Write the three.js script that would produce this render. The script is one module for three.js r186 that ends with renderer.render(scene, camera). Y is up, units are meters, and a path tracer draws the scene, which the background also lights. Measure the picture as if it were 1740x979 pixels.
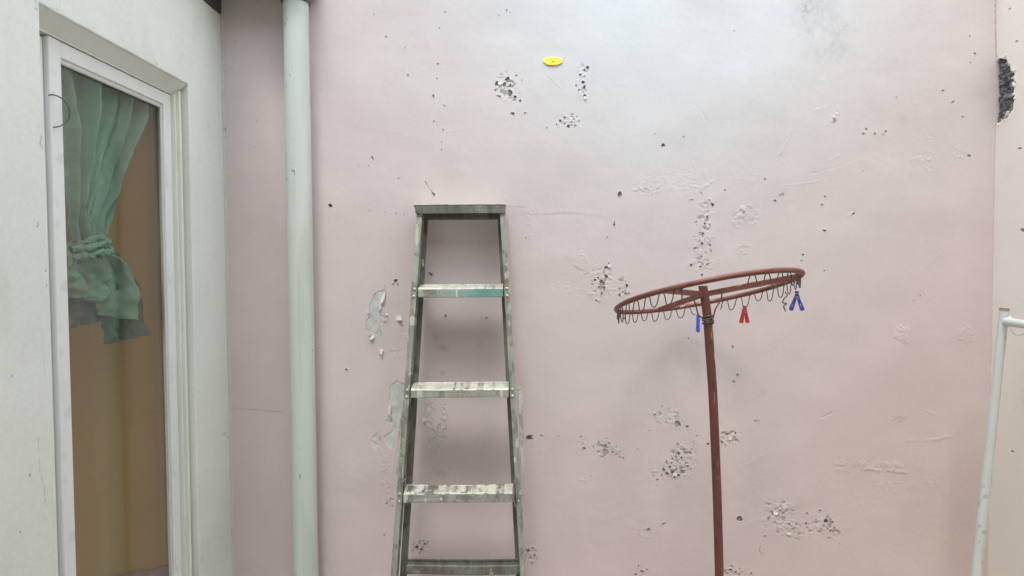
import * as THREE from 'three';
import { mergeGeometries } from 'three/addons/utils/BufferGeometryUtils.js';
import { RoundedBoxGeometry } from 'three/addons/geometries/RoundedBoxGeometry.js';

// ---------------------------------------------------------------- camera, sky, sun, exposure
const scene = new THREE.Scene();
const FOC = 1200, IW = 1740, IH = 979;                       // focal length in pixels of the photograph
const camera = new THREE.PerspectiveCamera(2 * Math.atan(IH / 2 / FOC) * 180 / Math.PI, IW / IH, 0.05, 200);
camera.position.set(0, 1.5, 0);
camera.rotation.set(-0.037, 0, -0.007, 'YXZ');
camera.updateMatrixWorld(true);
const renderer = new THREE.WebGLRenderer({ antialias: true });
renderer.setSize(1024, 576);
renderer.toneMapping = THREE.LinearToneMapping;
renderer.toneMappingExposure = 2.56;
renderer.shadowMap.enabled = true;
renderer.shadowMap.type = THREE.PCFSoftShadowMap;

const SUN_DIR = new THREE.Vector3(-0.07, 0.84, 0.38).normalize();
{
  const w = 256, h = 128, d = new Float32Array(w * h * 4);
  for (let j = 0; j < h; j++) for (let i = 0; i < w; i++) {
    const el = ((j + .5) / h - .5) * Math.PI, s = Math.sin(el), k = (j * w + i) * 4;
    // overcast: about three times as bright overhead as at the horizon
    const L = s > 0 ? .75 * (1 + 2 * s) / 3 * 2.0 : .22;
    const c = s > 0 ? [.905, 1.0, 1.10] : [.95, .95, .92];
    d[k] = L * c[0]; d[k + 1] = L * c[1]; d[k + 2] = L * c[2]; d[k + 3] = 1;
  }
  const t = new THREE.DataTexture(d, w, h, THREE.RGBAFormat, THREE.FloatType);
  t.mapping = THREE.EquirectangularReflectionMapping; t.magFilter = THREE.LinearFilter; t.needsUpdate = true;
  scene.background = t; scene.environment = t; scene.environmentIntensity = 1;
}
const sun = new THREE.DirectionalLight(new THREE.Color(1, .97, .92), .7);
sun.position.copy(SUN_DIR.clone().multiplyScalar(12)); sun.castShadow = true;
sun.shadow.radius = 28; sun.shadow.mapSize.set(2048, 2048);
sun.shadow.camera.left = -4; sun.shadow.camera.right = 4; sun.shadow.camera.top = 4; sun.shadow.camera.bottom = -4; sun.shadow.camera.far = 30;
sun.shadow.bias = -.0005;
scene.add(sun); scene.add(sun.target);

// ---------------------------------------------------------------- helpers
function mulberry(a) { return () => { a |= 0; a = a + 0x6D2B79F5 | 0; let t = Math.imul(a ^ a >>> 15, 1 | a); t = t + Math.imul(t ^ t >>> 7, 61 | t) ^ t; return ((t ^ t >>> 14) >>> 0) / 4294967296; }; }
const V = (x, y, z) => new THREE.Vector3(x, y, z);
function ray(px, py) { return V(px - IW / 2, -(py - IH / 2), -FOC).applyQuaternion(camera.quaternion); }
function P(px, py, z) { const d = ray(px, py); return d.multiplyScalar(z / d.z).add(camera.position); }      // measured point on a plane of constant z
function PX(px, py, x) { const d = ray(px, py); return d.multiplyScalar(x / d.x).add(camera.position); }     // ... on a plane of constant x
const lerp = (a, b, t) => a + (b - a) * t, clamp = (x, a, b) => Math.max(a, Math.min(b, x));
const sstep = (a, b, x) => { const t = clamp((x - a) / (b - a), 0, 1); return t * t * (3 - 2 * t); };
const LAT = new Float32Array(65536); { const r = mulberry(77); for (let i = 0; i < 65536; i++) LAT[i] = r() * 2 - 1; }
function vnoise(x, y, s = 0) {
  const xi = Math.floor(x), yi = Math.floor(y), fx = x - xi, fy = y - yi, u = fx * fx * (3 - 2 * fx), v = fy * fy * (3 - 2 * fy);
  const A = ((xi + s * 37) & 255), B = ((xi + 1 + s * 37) & 255), C = ((yi + s * 91) & 255) << 8, D = ((yi + 1 + s * 91) & 255) << 8;
  const a = LAT[A | C], b = LAT[B | C], c = LAT[A | D], d = LAT[B | D];
  return a + (b - a) * u + (c - a) * v + (a - b - c + d) * u * v;
}
function fbm(x, y, o = 4, s = 0) { let a = 0, g = .5, f = 1; for (let i = 0; i < o; i++) { a += g * vnoise(x * f, y * f, s + i * 5); g *= .5; f *= 2.03; } return a; }
const names = {};
function numbered(n) { const k = names[n] = (names[n] ?? -1) + 1; return k ? n + '_' + String(k).padStart(3, '0') : n; }
function tag(o, label, category, group, kind) { if (label) o.userData.label = label; if (category) o.userData.category = category; if (group) o.userData.group = group; if (kind) o.userData.kind = kind; return o; }
function base(name, pos) { const g = new THREE.Group(); g.name = numbered(name); g.position.copy(pos); scene.add(g); return g; }
function norm(g) {
  g = g.index ? g.toNonIndexed() : g;
  for (const k of Object.keys(g.attributes)) if (!['position', 'normal', 'uv'].includes(k)) g.deleteAttribute(k);
  if (!g.attributes.normal) g.computeVertexNormals();
  if (!g.attributes.uv) g.setAttribute('uv', new THREE.BufferAttribute(new Float32Array(g.attributes.position.count * 2), 2));
  g.morphAttributes = {}; return g;
}
function merge(list) { return list.length === 1 ? norm(list[0]) : mergeGeometries(list.map(norm), false); }
function part(name, geos, mat, parent) {
  const m = new THREE.Mesh(Array.isArray(geos) ? merge(geos) : geos, mat);
  m.name = name; m.castShadow = m.receiveShadow = true; parent.add(m); return m;
}
function solo(name, geos, mat) { const m = part(numbered(name), geos, mat, scene); return m; }
// uv in metres, from the axis each face looks along
function triUV(g, off = 0) {
  g = norm(g); const p = g.attributes.position, n = g.attributes.normal, uv = new Float32Array(p.count * 2);
  for (let i = 0; i < p.count; i += 3) {
    let ax = 0, ay = 0, az = 0; for (let k = 0; k < 3; k++) { ax += n.getX(i + k); ay += n.getY(i + k); az += n.getZ(i + k); }
    ax = Math.abs(ax); ay = Math.abs(ay); az = Math.abs(az);
    for (let k = 0; k < 3; k++) {
      const x = p.getX(i + k), y = p.getY(i + k), z = p.getZ(i + k);
      const [u, v] = ax >= ay && ax >= az ? [z + 1.3, y] : ay >= az ? [x, z + .7] : [x, y];
      uv[(i + k) * 2] = u + off; uv[(i + k) * 2 + 1] = v + off * .37;
    }
  }
  g.setAttribute('uv', new THREE.BufferAttribute(uv, 2)); return g;
}
function box(x0, x1, y0, y1, z0, z1, r = 0) {
  const w = x1 - x0, h = y1 - y0, d = z1 - z0;
  const g = r ? new RoundedBoxGeometry(w, h, d, 2, Math.min(r, w / 2.1, h / 2.1, d / 2.1)) : new THREE.BoxGeometry(w, h, d);
  return triUV(g.translate((x0 + x1) / 2, (y0 + y1) / 2, (z0 + z1) / 2));
}
function tube(pts, r, seg = 0, rad = 8, closed = false) {
  const c = pts.length === 2 ? new THREE.LineCurve3(pts[0], pts[1]) : new THREE.CatmullRomCurve3(pts, closed, 'centripetal');
  return new THREE.TubeGeometry(c, seg || Math.max(1, pts.length * 3), r, rad, closed);
}
function rod(a, b, r, r2 = r, rad = 24, caps = true) {            // straight round bar with end faces
  const d = b.clone().sub(a), g = new THREE.CylinderGeometry(r2, r, d.length(), rad, 1, !caps);
  const uv = g.attributes.uv; for (let i = 0; i < uv.count; i++) uv.setXY(i, uv.getX(i) * 2 * Math.PI * r, uv.getY(i) * d.length());
  g.applyQuaternion(new THREE.Quaternion().setFromUnitVectors(V(0, 1, 0), d.clone().normalize()));
  return g.translate((a.x + b.x) / 2, (a.y + b.y) / 2, (a.z + b.z) / 2);
}
function colTex(w, h, f, sizeX, sizeY) {                          // f(x metres, y metres) -> linear rgb
  const d = new Uint8Array(w * h * 4), enc = v => { v = clamp(v, 0, 1); return Math.round(255 * (v <= .0031308 ? v * 12.92 : 1.055 * Math.pow(v, 1 / 2.4) - .055)); };
  for (let j = 0; j < h; j++) for (let i = 0; i < w; i++) { const c = f((i + .5) / w * sizeX, (j + .5) / h * sizeY, i, j), k = (j * w + i) * 4; d[k] = enc(c[0]); d[k + 1] = enc(c[1]); d[k + 2] = enc(c[2]); d[k + 3] = 255; }
  return texOf(d, w, h, sizeX, sizeY, true);
}
function texOf(d, w, h, sx, sy, srgb) {
  const t = new THREE.DataTexture(d, w, h, THREE.RGBAFormat); t.magFilter = THREE.LinearFilter; t.minFilter = THREE.LinearMipmapLinearFilter; t.generateMipmaps = true;
  t.wrapS = t.wrapT = THREE.RepeatWrapping; t.repeat.set(1 / sx, 1 / sy); if (srgb) t.colorSpace = THREE.SRGBColorSpace; t.needsUpdate = true; return t;
}
function nrmTex(H, w, h, sx, sy, wrap = true) {                   // heights in metres -> normal map
  const d = new Uint8Array(w * h * 4), ex = sx / w * 2, ey = sy / h * 2;
  for (let j = 0; j < h; j++) for (let i = 0; i < w; i++) {
    const i0 = wrap ? (i + w - 1) % w : Math.max(0, i - 1), i1 = wrap ? (i + 1) % w : Math.min(w - 1, i + 1), j0 = wrap ? (j + h - 1) % h : Math.max(0, j - 1), j1 = wrap ? (j + 1) % h : Math.min(h - 1, j + 1);
    let nx = -(H[j * w + i1] - H[j * w + i0]) / ex, ny = -(H[j1 * w + i] - H[j0 * w + i]) / ey; const l = Math.hypot(nx, ny, 1), k = (j * w + i) * 4;
    d[k] = Math.round((nx / l * .5 + .5) * 255); d[k + 1] = Math.round((ny / l * .5 + .5) * 255); d[k + 2] = Math.round((1 / l * .5 + .5) * 255); d[k + 3] = 255;
  }
  return texOf(d, w, h, sx, sy, false);
}
function field(w, h, sx, sy, f) { const H = new Float32Array(w * h); for (let j = 0; j < h; j++) for (let i = 0; i < w; i++) H[j * w + i] = f((i + .5) / w * sx, (j + .5) / h * sy); return H; }
// seamless noise: lattice periods divide the tile (256-cell lattice wraps by itself when freq*size = 256/2^k is avoided: fold by blending)
function tileF(f, sx, sy) { return (x, y) => { const u = sstep(0, 1, x / sx), v = sstep(0, 1, y / sy); return (f(x, y) * u + f(x + sx, y) * (1 - u)) * v + (f(x, y + sy) * u + f(x + sx, y + sy) * (1 - u)) * (1 - v); }; }
const std = o => new THREE.MeshStandardMaterial(o), rgb = (r, g, b) => new THREE.Color().setRGB(r, g, b);

// ---------------------------------------------------------------- measures of the yard
const ZB = -2.5;                                                 // face of the pink wall
const XL = (P(375, 25, ZB).x + P(395, 979, ZB).x) / 2;           // face of the cream house wall on the left
const XR = (P(1694, 5, ZB).x + P(1687, 600, ZB).x) / 2;          // face of the cream wall on the right
const WALL_TOP = 3.7, ZF = 1.5;

// ---------------------------------------------------------------- the pink wall: holes in its plaster, then its relief and paint
// [x, y, r] in pixels of the photograph, then aspect and turn
const pitList = [
  [863,135,4.6],[846,141,4.2,1.5,.3],[858,144,4.4],[867,146,2.8,.6],[867,157,5,.8],[876,165,3],[848,163,2.6,2,-.3],[842,153,2],[884,171,2],[877,128,1.5],[887,136,1.2],[871,193,3.2,1.3,.3],[893,192,1.9],
  [998,115,3.2],[993,119,2.6],[986,127,3,1.4,.6],[991,139,2.8],[993,149,3.4,.7],[994,163,2.9],[979,145,1.5],[993,130,1.5],[984,153,1.8],[991,156,1.6],
  [960,200,2.4,1.3],[952,205,2.3],[966,214,2.9],[975,202,1.8],[980,198,1.5],[978,213,2,1.8],[971,207,1.4],[984,205,1.2],[946,211,1.2],[929,217,1.2],
  [1127,247,3.2,.8,-.5],[1113,227,1.2],
  [756,20,1.4],[747,47,1],[656,62,1.4],[693,127,2,.7,.5],[688,81,1],[744,108,1.6],[742,133,1.3],[736,163,2.3,.6,.3],[755,179,1.6,1.8,-.5],[737,206,1.5],[753,220,1.6,.6],[633,268,2.3,.5,.3],[750,241,1.1],[750,254,1.2],[626,281,1],[677,303,1.4],[609,280,1,.4],[861,17,1.6],[867,21,1],[635,24,1],[848,26,1],
  [737,330,3,.7,.5],[1053,330,4,.8,-.2],[1044,382,2.2],[1044,377,1.5],[1032,403,1.4],[894,404,1.3],[673,362,1.2],[686,364,1],[561,349,3.3,.9,.4],[654,360,1],[628,358,.9],
  [1032,455,4.6,1.1],[1030,469,3.6,.8],[1023,481,4.6],[1025,490,3],[1011,476,2.2],[1007,483,1.6],[1016,472,1.6],[1023,499,2.8,.8],[1015,509,2.6,1.7,.5],[1018,487,1.8],[1034,447,1.2],[1028,476,1.6],
  [1065,486,3.4,.7],[1053,501,2.3,.7],[1063,499,2.2],[1069,499,1.6],[1058,496,1.3],
  [672,477,3,2,.5],[668,483,2.4],[676,483,2],[654,486,1.1],[732,466,3.6,2,-.3],[827,540,2,1.7],[589,628,2.3,1.4,-.3],[757,537,2,.5],
  [900,743,5.4,1.9],[905,751,2.5,1.5],[920,740,1.6,1.8,-.2],[949,741,1.3],[992,762,2.8,1.3],[1030,758,2.4,1.7,.5],[1035,753,2,2,.3],[1026,765,2.6,1.8,.3],[1040,768,2,2,-.3],[1053,776,1.6,2,-.3],[1059,778,1.4,2],[987,742,1.4],[991,752,1.2],[1084,763,1.6],[1008,759,1.3],
  [1152,722,6.4,.8],[1157,730,2.3],[1143,720,2.7],[1113,705,2.6,1.7,.2],[1122,703,1.3],[1125,690,1.5],[1103,732,1.3],[1139,699,1.2],[1132,716,1.2],
  [1143,802,5],[1150,797,4.2,.8],[1134,806,3.6],[1128,799,3],[1152,808,3.2,1.5],[1138,794,2.8,1.6,.3],[1160,800,2.6],[1146,811,2.3],[1125,808,2],[1117,815,1.8],[1153,771,3,1.4,.3],[1158,778,2],[1149,777,2],[1151,754,1.9],[1133,784,1.8],[1141,787,1.5],[1163,789,1.6],[1156,788,1.4],
  [1102,900,3,1.3,.3],[1127,890,2.2,2.6,.3],[1005,808,1.3],[653,909,1.6],[663,848,2.2,.6],[657,856,1.6],[668,860,1.4],
  [708,930,3,1.5,-.4],[716,934,3.2,1.7,.5],[722,925,3,.8],[727,921,2.2],[702,926,2],[713,940,1.8],[719,919,1.5,2],
  [897,936,3,.7],[905,931,2.2],[908,944,2.4,.7],[901,948,2],[911,935,1.8],[904,957,1.5],[880,939,2.4],
  [1085,961,1.5],[1092,971,3,2,-.2],[1099,968,2,1.4],[1080,976,2,1.6],
  [1300,304,1.8],[1162,232,1.4],[1248,52,1],[1657,91,2],[1648,61,1.2],[1602,154,2,1.5,.3],[1619,173,2,1.6,.4],[1636,198,1.5],[1472,219,2],[1467,227,2.2,1.4],[1487,227,2,.6],[1505,223,1.9],[1501,228,1.2],[1647,264,2.8,1.3],[1232,323,1.6],[1466,290,1],[1649,106,1.3],[1523,165,1.1],
  [1211,348,3.6],[1206,340,1.6],[1202,369,2.6,.8],[1198,380,2.3],[1206,381,1.5],[1195,396,2,.6],[1197,388,1.4],[1193,414,3,.8],[1197,408,1.5],[1207,416,1.9],[1181,422,2.6],[1192,436,1.8],[1202,449,2.2,3,.6],[1191,453,2.8],[1174,450,2.1,1.3],[1193,467,1.8,.7],[1175,339,2,2.2,.4],[1317,341,2.2,1.8],[1402,334,1.9],[1397,347,2,1.5],[1450,363,2,2.2,.6],[1401,392,2.8,1.3],[1365,433,2],[1362,443,1.3],[1401,460,1.3],[1170,575,1.5],[1245,589,1.9,.5],[1253,637,2.4],[1247,648,2.4,1.4,.7],[1227,521,1],
  [1167,725,2.6,1.3],[1184,740,1.5],[1236,738,2.4,1.7,.3],[1244,733,2,1.5],[1250,736,1.8,.7],[1238,744,1.8,1.6],[1227,752,3],[1203,755,2.6,.8],[1233,757,1.7],[1173,770,2,1.8,.3],[1175,763,1.5],[1168,792,2.4,1.4],[1173,797,1.8],[1169,767,1.2],
  [1257,882,5,.9],[1253,877,2.2],[1262,877,1.6],[1333,861,2.2,2.4,.5],[1338,858,2,1.3],[1311,869,2.4,1.9,-.6],[1325,868,2,1.8,.4],[1393,868,2.4,1.5,.4],[1372,872,2],[1369,889,2.4,1.6,-.3],[1338,909,2.2,2.2,.3],[1350,903,1.6],[1360,893,1.5],[1345,893,1.4,2],
  [1404,886,4.2,.8],[1410,892,4,1.4],[1400,893,2.8],[1415,887,2.6],[1418,897,2,1.5],[1407,879,2],[1396,899,1.8],[1421,903,1.5],[1412,901,1.6],[1427,924,1.6],[1300,911,1.6,1.8,.4],
  [1241,968,3.4],[1250,972,3,1.4],[1245,962,1.7],[1256,976,2],[1236,974,2],[1277,975,2.4],[1564,502,1.2],[1553,511,.9],
  [385,66,1,.4],[400,70,1.4,.6],[384,122,1.3],[382,219,2,.6],[436,205,1.2,.5],[432,250,1.2,1.5],[416,714,1],
];
// chipped, blistered stretches [x, y, rx, ry, strength]
const rough = [[860,150,22,22,1],[988,140,11,26,.8],[966,207,24,12,.9],[1020,482,20,30,1],[1060,494,12,20,.9],[1033,763,26,16,1],[992,755,10,14,.6],[1130,712,30,18,.8],[1143,800,32,22,1.3],[1155,772,14,16,1],[1195,400,16,70,.9],[1195,452,28,12,.7],[1240,742,20,14,1],[1172,770,16,30,.7],[1325,875,30,26,1.2],[1400,895,28,22,1.2],[1345,905,34,14,1],[1247,970,16,10,1],[714,930,20,14,1],[902,942,12,24,1],[662,852,10,16,1],[1417,200,9,14,1.4],[1415,305,3,2,.6],[1575,235,14,12,.5],[1578,270,16,18,.54],[1570,278,20,30,.4],[1527,713,22,9,.6],[1510,825,30,12,.54],[1585,818,16,16,.5],[1640,850,18,14,.5],[1290,815,14,10,.5],[1395,818,16,7,.5],[1630,262,14,30,.5],[1150,310,60,30,.35],[1100,325,20,10,.8],[1265,365,26,22,.7],[1260,360,7,10,1],[1262,420,14,26,.5],[985,490,50,14,.35],[1095,900,30,22,.5],[900,380,10,30,.4],[1692,330,12,320,.25],[383,150,10,140,.5],[384,480,6,420,.5],[1110,322,14,8,.6],[1260,305,60,8,.3],[1450,360,12,9,.6],[1328,332,7,4,.9],[1285,714,6,7,.9],[1550,175,16,8,.3],[690,560,14,16,.5],[670,600,16,14,.6],[652,810,14,60,.54],[745,800,30,20,.62]];
const WX = -1.1, WY = .2, WS = 2.9, WN = 2048;                   // stretch of the wall that the maps cover, metres / texels
const wp = (px, py) => { const p = P(px, py, ZB); return [p.x, p.y]; };
const PXM = 2.5 / FOC;                                           // metres per pixel on the wall
const rp = mulberry(11);
const pits = [];
for (const [px, py, r, asp = 1, turn = 0] of pitList) {
  const [x, y] = wp(px, py), R = Math.max(r, 1.1) * PXM * .92;
  const a = R * Math.sqrt(asp), b = R / Math.sqrt(asp), far = Math.max(a, b) * 1.25;
  const p = { x, y, a, b, far, turn: turn + (rp() - .5) * .3, seed: rp() * 50 };
  let k = 1; for (const q of pits) { const d = Math.hypot(x - q.x, y - q.y); if (d < far + q.far + .0006) k = Math.min(k, Math.max(0, (d - q.far - .0006) / far)); }
  if (k < .45) continue; p.a *= k; p.b *= k; p.far *= k; pits.push(p);
}
function pitOutline(p, grow = 1, n = 17) {
  const o = []; for (let i = 0; i < n; i++) {
    const t = i / n * Math.PI * 2, w = clamp(.92 + .55 * vnoise(Math.cos(t) * 1.2 + p.seed, Math.sin(t) * 1.2 + p.seed * 2, 3) + .38 * vnoise(Math.cos(t) * 3.1 + p.seed * 3, Math.sin(t) * 3.1 + p.seed, 4), .35, 1.25) * grow, u = Math.cos(t) * p.a * w, v = Math.sin(t) * p.b * w, c = Math.cos(p.turn), s = Math.sin(p.turn);
    o.push([p.x + u * c - v * s, p.y + u * s + v * c]);
  } return o;
}
const wallH = new Float32Array(WN * WN), wallC = new Float32Array(WN * WN * 3);
const TX = WS / WN, wi = x => (x - WX) / TX, wj = y => (y - WY) / TX;
function around(x, y, r, f) {                                    // visits the texels within r metres
  const i0 = Math.max(0, Math.floor(wi(x - r))), i1 = Math.min(WN - 1, Math.ceil(wi(x + r))), j0 = Math.max(0, Math.floor(wj(y - r))), j1 = Math.min(WN - 1, Math.ceil(wj(y + r)));
  for (let j = j0; j <= j1; j++) for (let i = i0; i <= i1; i++) f(WX + (i + .5) * TX, WY + (j + .5) * TX, j * WN + i);
}
const PINK = [.67, .572, .553], SKY_PALE = [.70, .72, .735], UNDER = [.54, .575, .54];
for (let j = 0; j < WN; j++) for (let i = 0; i < WN; i++) {
  const x = WX + (i + .5) * TX, y = WY + (j + .5) * TX, k = j * WN + i;
  const wx = x + .02 * vnoise(x * 9, y * 9, 8), wy = y + .02 * vnoise(x * 9, y * 9, 9);
  const lo = fbm(wx * 2.2, wy * 2.6, 3, 1), mid = fbm(wx * 9, wy * 12, 3, 2);
  const str = vnoise(x * 14 + y * 9, y * 60 - x * 22, 4), strm = sstep(0, .5, vnoise(x * 2.3 + 3, y * 3.1, 5)) ;
  wallH[k] = .006 * lo + .0008 * mid + .00018 * str * strm * sstep(-.6, .4, x) + .00006 * vnoise(x * 160, y * 160, 6) + .00004 * vnoise(x * 420, y * 420, 7) + (.00018) * sstep(.1, .6, vnoise(wx * 26, wy * 34, 13)) * sstep(0, .6, vnoise(x * 3, y * 3, 14));
  // paint fading plus painted light: cool skylight up high, warm bounce right and low
  const t = .5 + .5 * fbm(x * 2.7, y * 3.3, 4, 20), skyFade = clamp(1.25 * Math.exp(-Math.pow((x - .7) / .9, 2) - Math.pow((y - 2.6) / .8, 2)) * (.55 + .8 * t), 0, 1);
  const warm = sstep(.5, 1.5, x) * .7 * (.5 + t) + sstep(1.3, .3, y) * .8 * t, g = 1 + .03 * fbm(x * 14, y * 14, 3, 21) + .025 * vnoise(x * 330, y * 330, 22) + .012 * vnoise(x * 120, y * 120, 23);
  for (let c = 0; c < 3; c++) wallC[k * 3 + c] = lerp(PINK[c], SKY_PALE[c], skyFade) * g * (1 - warm * [.03, .07, .105][c]);
}
const mixC = (k, c, t) => { for (let q = 0; q < 3; q++) wallC[k * 3 + q] += (c[q] - wallC[k * 3 + q]) * t; };
for (const [px, py, rx, ry, s] of rough) {                       // blistered paint: thin torn edges, chalk, bare grey and painted flake shadow in the gaps
  const [x, y] = wp(px, py), A = rx * PXM, B = ry * PXM;
  around(x, y, Math.max(A, B) * 1.3, (u, v, k) => {
    const d = Math.hypot((u - x) / A, (v - y) / B), m = sstep(1.25, .3, d + .5 * vnoise(u * 60, v * 60, 30)); if (m <= 0) return;
    const n = fbm(u * 95, v * 120, 3, 31), e = sstep(-.02, .06, n - .12 + .1 * (1 - m));
    wallH[k] += s * m * (.0009 * e + .0005 * n);
    const gap = sstep(.23, .30, -n + .06 * vnoise(u * 380, v * 380, 34)) * sstep(.25, .7, m) * sstep(.55, 1, s); if (gap > 0) { mixC(k, [.25, .23, .22], gap * .7); wallH[k] -= .0012 * gap; }
    mixC(k, [.70, .66, .64], m * .08 * s * sstep(.15, .3, n));
  });
}
for (const p of pits) {                                          // each hole has a torn lip with bare plaster on it
  around(p.x, p.y, p.far * 2.6 + .004, (u, v, k) => {
    const c = Math.cos(p.turn), s = Math.sin(p.turn), du = (u - p.x), dv = (v - p.y), a = (du * c + dv * s) / p.a, b = (-du * s + dv * c) / p.b, d = Math.hypot(a, b), ang = vnoise(Math.cos(Math.atan2(b, a)) * 2 + p.seed, Math.sin(Math.atan2(b, a)) * 2, 33);
    const e = (d - 1) * Math.min(p.a, p.b);
    wallH[k] += .0009 * Math.exp(-Math.pow(e / .0028, 2)) * (.6 + .8 * ang) * Math.min(1, p.far / .006);
    mixC(k, ang > .1 ? [.70, .66, .64] : [.32, .30, .29], .45 * Math.exp(-Math.pow(Math.max(0, e) / .0016, 2)) * sstep(-.2, .5, Math.abs(ang)));
  });
}
function inPoly(pts, x, y) { let c = false; for (let i = 0, j = pts.length - 1; i < pts.length; j = i++) { const [xi, yi] = pts[i], [xj, yj] = pts[j]; if ((yi > y) !== (yj > y) && x < (xj - xi) * (y - yi) / (yj - yi) + xi) c = !c; } return c; }
const peel = [
  [[628,520],[634,502],[641,496],[654,492],[657,499],[650,512],[644,520],[646,534],[654,545],[645,552],[648,572],[645,590],[641,570],[632,566],[622,560],[621,545],[626,540]],
  [[664,652],[676,648],[690,655],[688,690],[676,730],[668,765],[655,755],[652,742],[664,735],[670,722],[655,716],[667,700],[660,684]],
  [[633,742],[642,735],[644,752],[638,765],[632,756]],
  [[722,688],[736,684],[740,700],[733,720],[738,730],[746,720],[752,690],[758,686],[760,715],[756,745],[748,760],[738,775],[728,768],[724,752],[734,738],[724,722]],
];
for (const poly of peel) {
  const q = poly.map(([a, b]) => wp(a, b)), xs = q.map(p => p[0]), ys = q.map(p => p[1]), cx = (Math.min(...xs) + Math.max(...xs)) / 2, cy = (Math.min(...ys) + Math.max(...ys)) / 2, inside = poly[0][0] > 700;
  around(cx, cy, Math.max(...ys) - cy + .03, (u, v, k) => {
    const nx = .005 * fbm(u * 90, v * 90, 3, 40), ny = .005 * fbm(u * 90, v * 90, 3, 41);
    if (!inPoly(q, u + nx, v + ny)) return;
    if (inside && fbm(u * 130, v * 110, 3, 42) > .06) return;
    mixC(k, UNDER.map((c, q) => c * (1 + .35 * fbm(u * 60, v * 45, 4, 43)) + [.05, .02, .02][q] * sstep(.1, .3, fbm(u * 30, v * 30, 3, 47))), inside ? .6 : .85); wallH[k] -= .0016; wallH[k] += .0006 * fbm(u * 120, v * 60, 3, 46);
  });
}
// smudges of mould and damp [x, y, rx, ry, strength, colour]
for (const [px, py, rx, ry, s, c] of [[1385,20,34,50,.36,[.42,.42,.44]],[1372,12,8,34,.4,[.38,.38,.4]],[1425,65,14,38,.3,[.4,.4,.42]],[1410,90,46,18,.22,[.42,.42,.44]],[1340,130,60,20,.1,[.45,.45,.47]],[1270,245,50,14,.12,[.45,.43,.43]],[1330,215,14,50,.1,[.45,.43,.43]],[1180,240,40,30,.08,[.45,.45,.47]],[700,140,60,120,.05,[.45,.45,.5]],[760,250,60,50,.05,[.5,.48,.42]],[1520,110,60,20,.08,[.45,.44,.44]],[1500,180,90,30,.07,[.5,.42,.38]],[1440,700,120,20,.05,[.45,.38,.36]],[1310,600,60,90,.04,[.5,.42,.4]],[960,560,60,40,.05,[.5,.44,.42]],[1530,640,70,50,.05,[.5,.42,.38]],[600,760,40,80,.06,[.45,.42,.44]],[1000,870,90,30,.06,[.45,.42,.38]],[1600,900,60,60,.07,[.48,.4,.36]],[1535,205,12,14,.25,[.45,.36,.28]],[1585,250,50,60,.1,[.5,.4,.32]],[1530,712,16,6,.35,[.36,.3,.28]],[742,573,6,6,.35,[.34,.26,.24]],[755,590,9,7,.4,[.33,.25,.23]],[752,634,5,5,.35,[.33,.25,.23]],[1298,666,5,4,.3,[.35,.3,.28]],[1260,265,12,6,.15,[.5,.46,.44]],[744,805,16,10,.3,[.33,.26,.24]],[720,365,10,8,.1,[.4,.35,.33]],[1430,130,20,30,.08,[.42,.42,.42]],[1280,850,30,60,.12,[.5,.46,.36]],[470,400,20,60,.10,[.45,.45,.5]],[460,700,12,40,.08,[.42,.45,.42]],[1290,330,70,60,.05,[.5,.42,.36]],[1455,790,80,20,.06,[.45,.38,.36]],[1205,845,30,50,.05,[.5,.4,.4]]]) {
  const [x, y] = wp(px, py), A = rx * PXM, B = ry * PXM;
  around(x, y, Math.max(A, B) * 1.6, (u, v, k) => { const d = Math.hypot((u - x) / A, (v - y) / B); mixC(k, c, s * sstep(1.5, .1, d + .6 * fbm(u * 40, v * 40, 3, 44)) * (.7 + .6 * vnoise(u * 120, v * 120, 45))); });
}
function crease(pts, w, hgt, col, ct) {                          // raised or sunk line through pixels
  const q = pts.map(p => wp(...p));
  for (let n = 0; n + 1 < q.length; n++) {
    const [x0, y0] = q[n], [x1, y1] = q[n + 1], L = Math.hypot(x1 - x0, y1 - y0);
    around((x0 + x1) / 2, (y0 + y1) / 2, L / 2 + w * 3, (u, v, k) => {
      const t = clamp(((u - x0) * (x1 - x0) + (v - y0) * (y1 - y0)) / (L * L), 0, 1); if (t <= 0 && n || t >= 1 && n + 2 < q.length) return;
      const d = Math.hypot(u - x0 - t * (x1 - x0), v - y0 - t * (y1 - y0)) + w * .7 * vnoise(u * 150, v * 150, 50), e = Math.exp(-d * d / w / w);
      wallH[k] += .6 * hgt * e * (.65 + .7 * vnoise(u * 40, v * 40, 53)); if (col) mixC(k, col, ct * e);
    });
  }
}
crease([[893,366],[925,367],[960,364],[1005,367],[1022,370]], .005, -.0006);
crease([[893,361],[930,362],[960,359],[1000,363],[1022,366]], .009, .0006); crease([[1691,0],[1692,60],[1693,96]], .0022, -.0015, [.3,.28,.27], .8); crease([[1692,210],[1690,330],[1687,520],[1684,700]], .002, -.0008, [.45,.36,.33], .5);  // dark corner lines: crumbly joint and its shadow gap put into the colour
crease([[1420,799],[1445,800],[1470,796],[1500,800],[1537,803]], .006, .0028); crease([[1425,790],[1460,788],[1530,792]], .012, .0025);
crease([[722,308],[728,318],[736,329]], .0012, -.0008, [.2, .18, .17], .9);
crease([[930,125],[937,133],[952,148]], .002, .0012);
crease([[390,694],[430,696],[480,701]], .0025, -.001, [.42, .36, .36], .5); crease([[1292,928],[1290,936],[1296,942]], .002, -.001, [.3, .26, .24], .6);
crease([[1180,178],[1192,190],[1200,205]], .002, -.001); crease([[1325,262],[1340,240],[1350,205],[1375,190],[1410,180]], .005, .0013);
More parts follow.
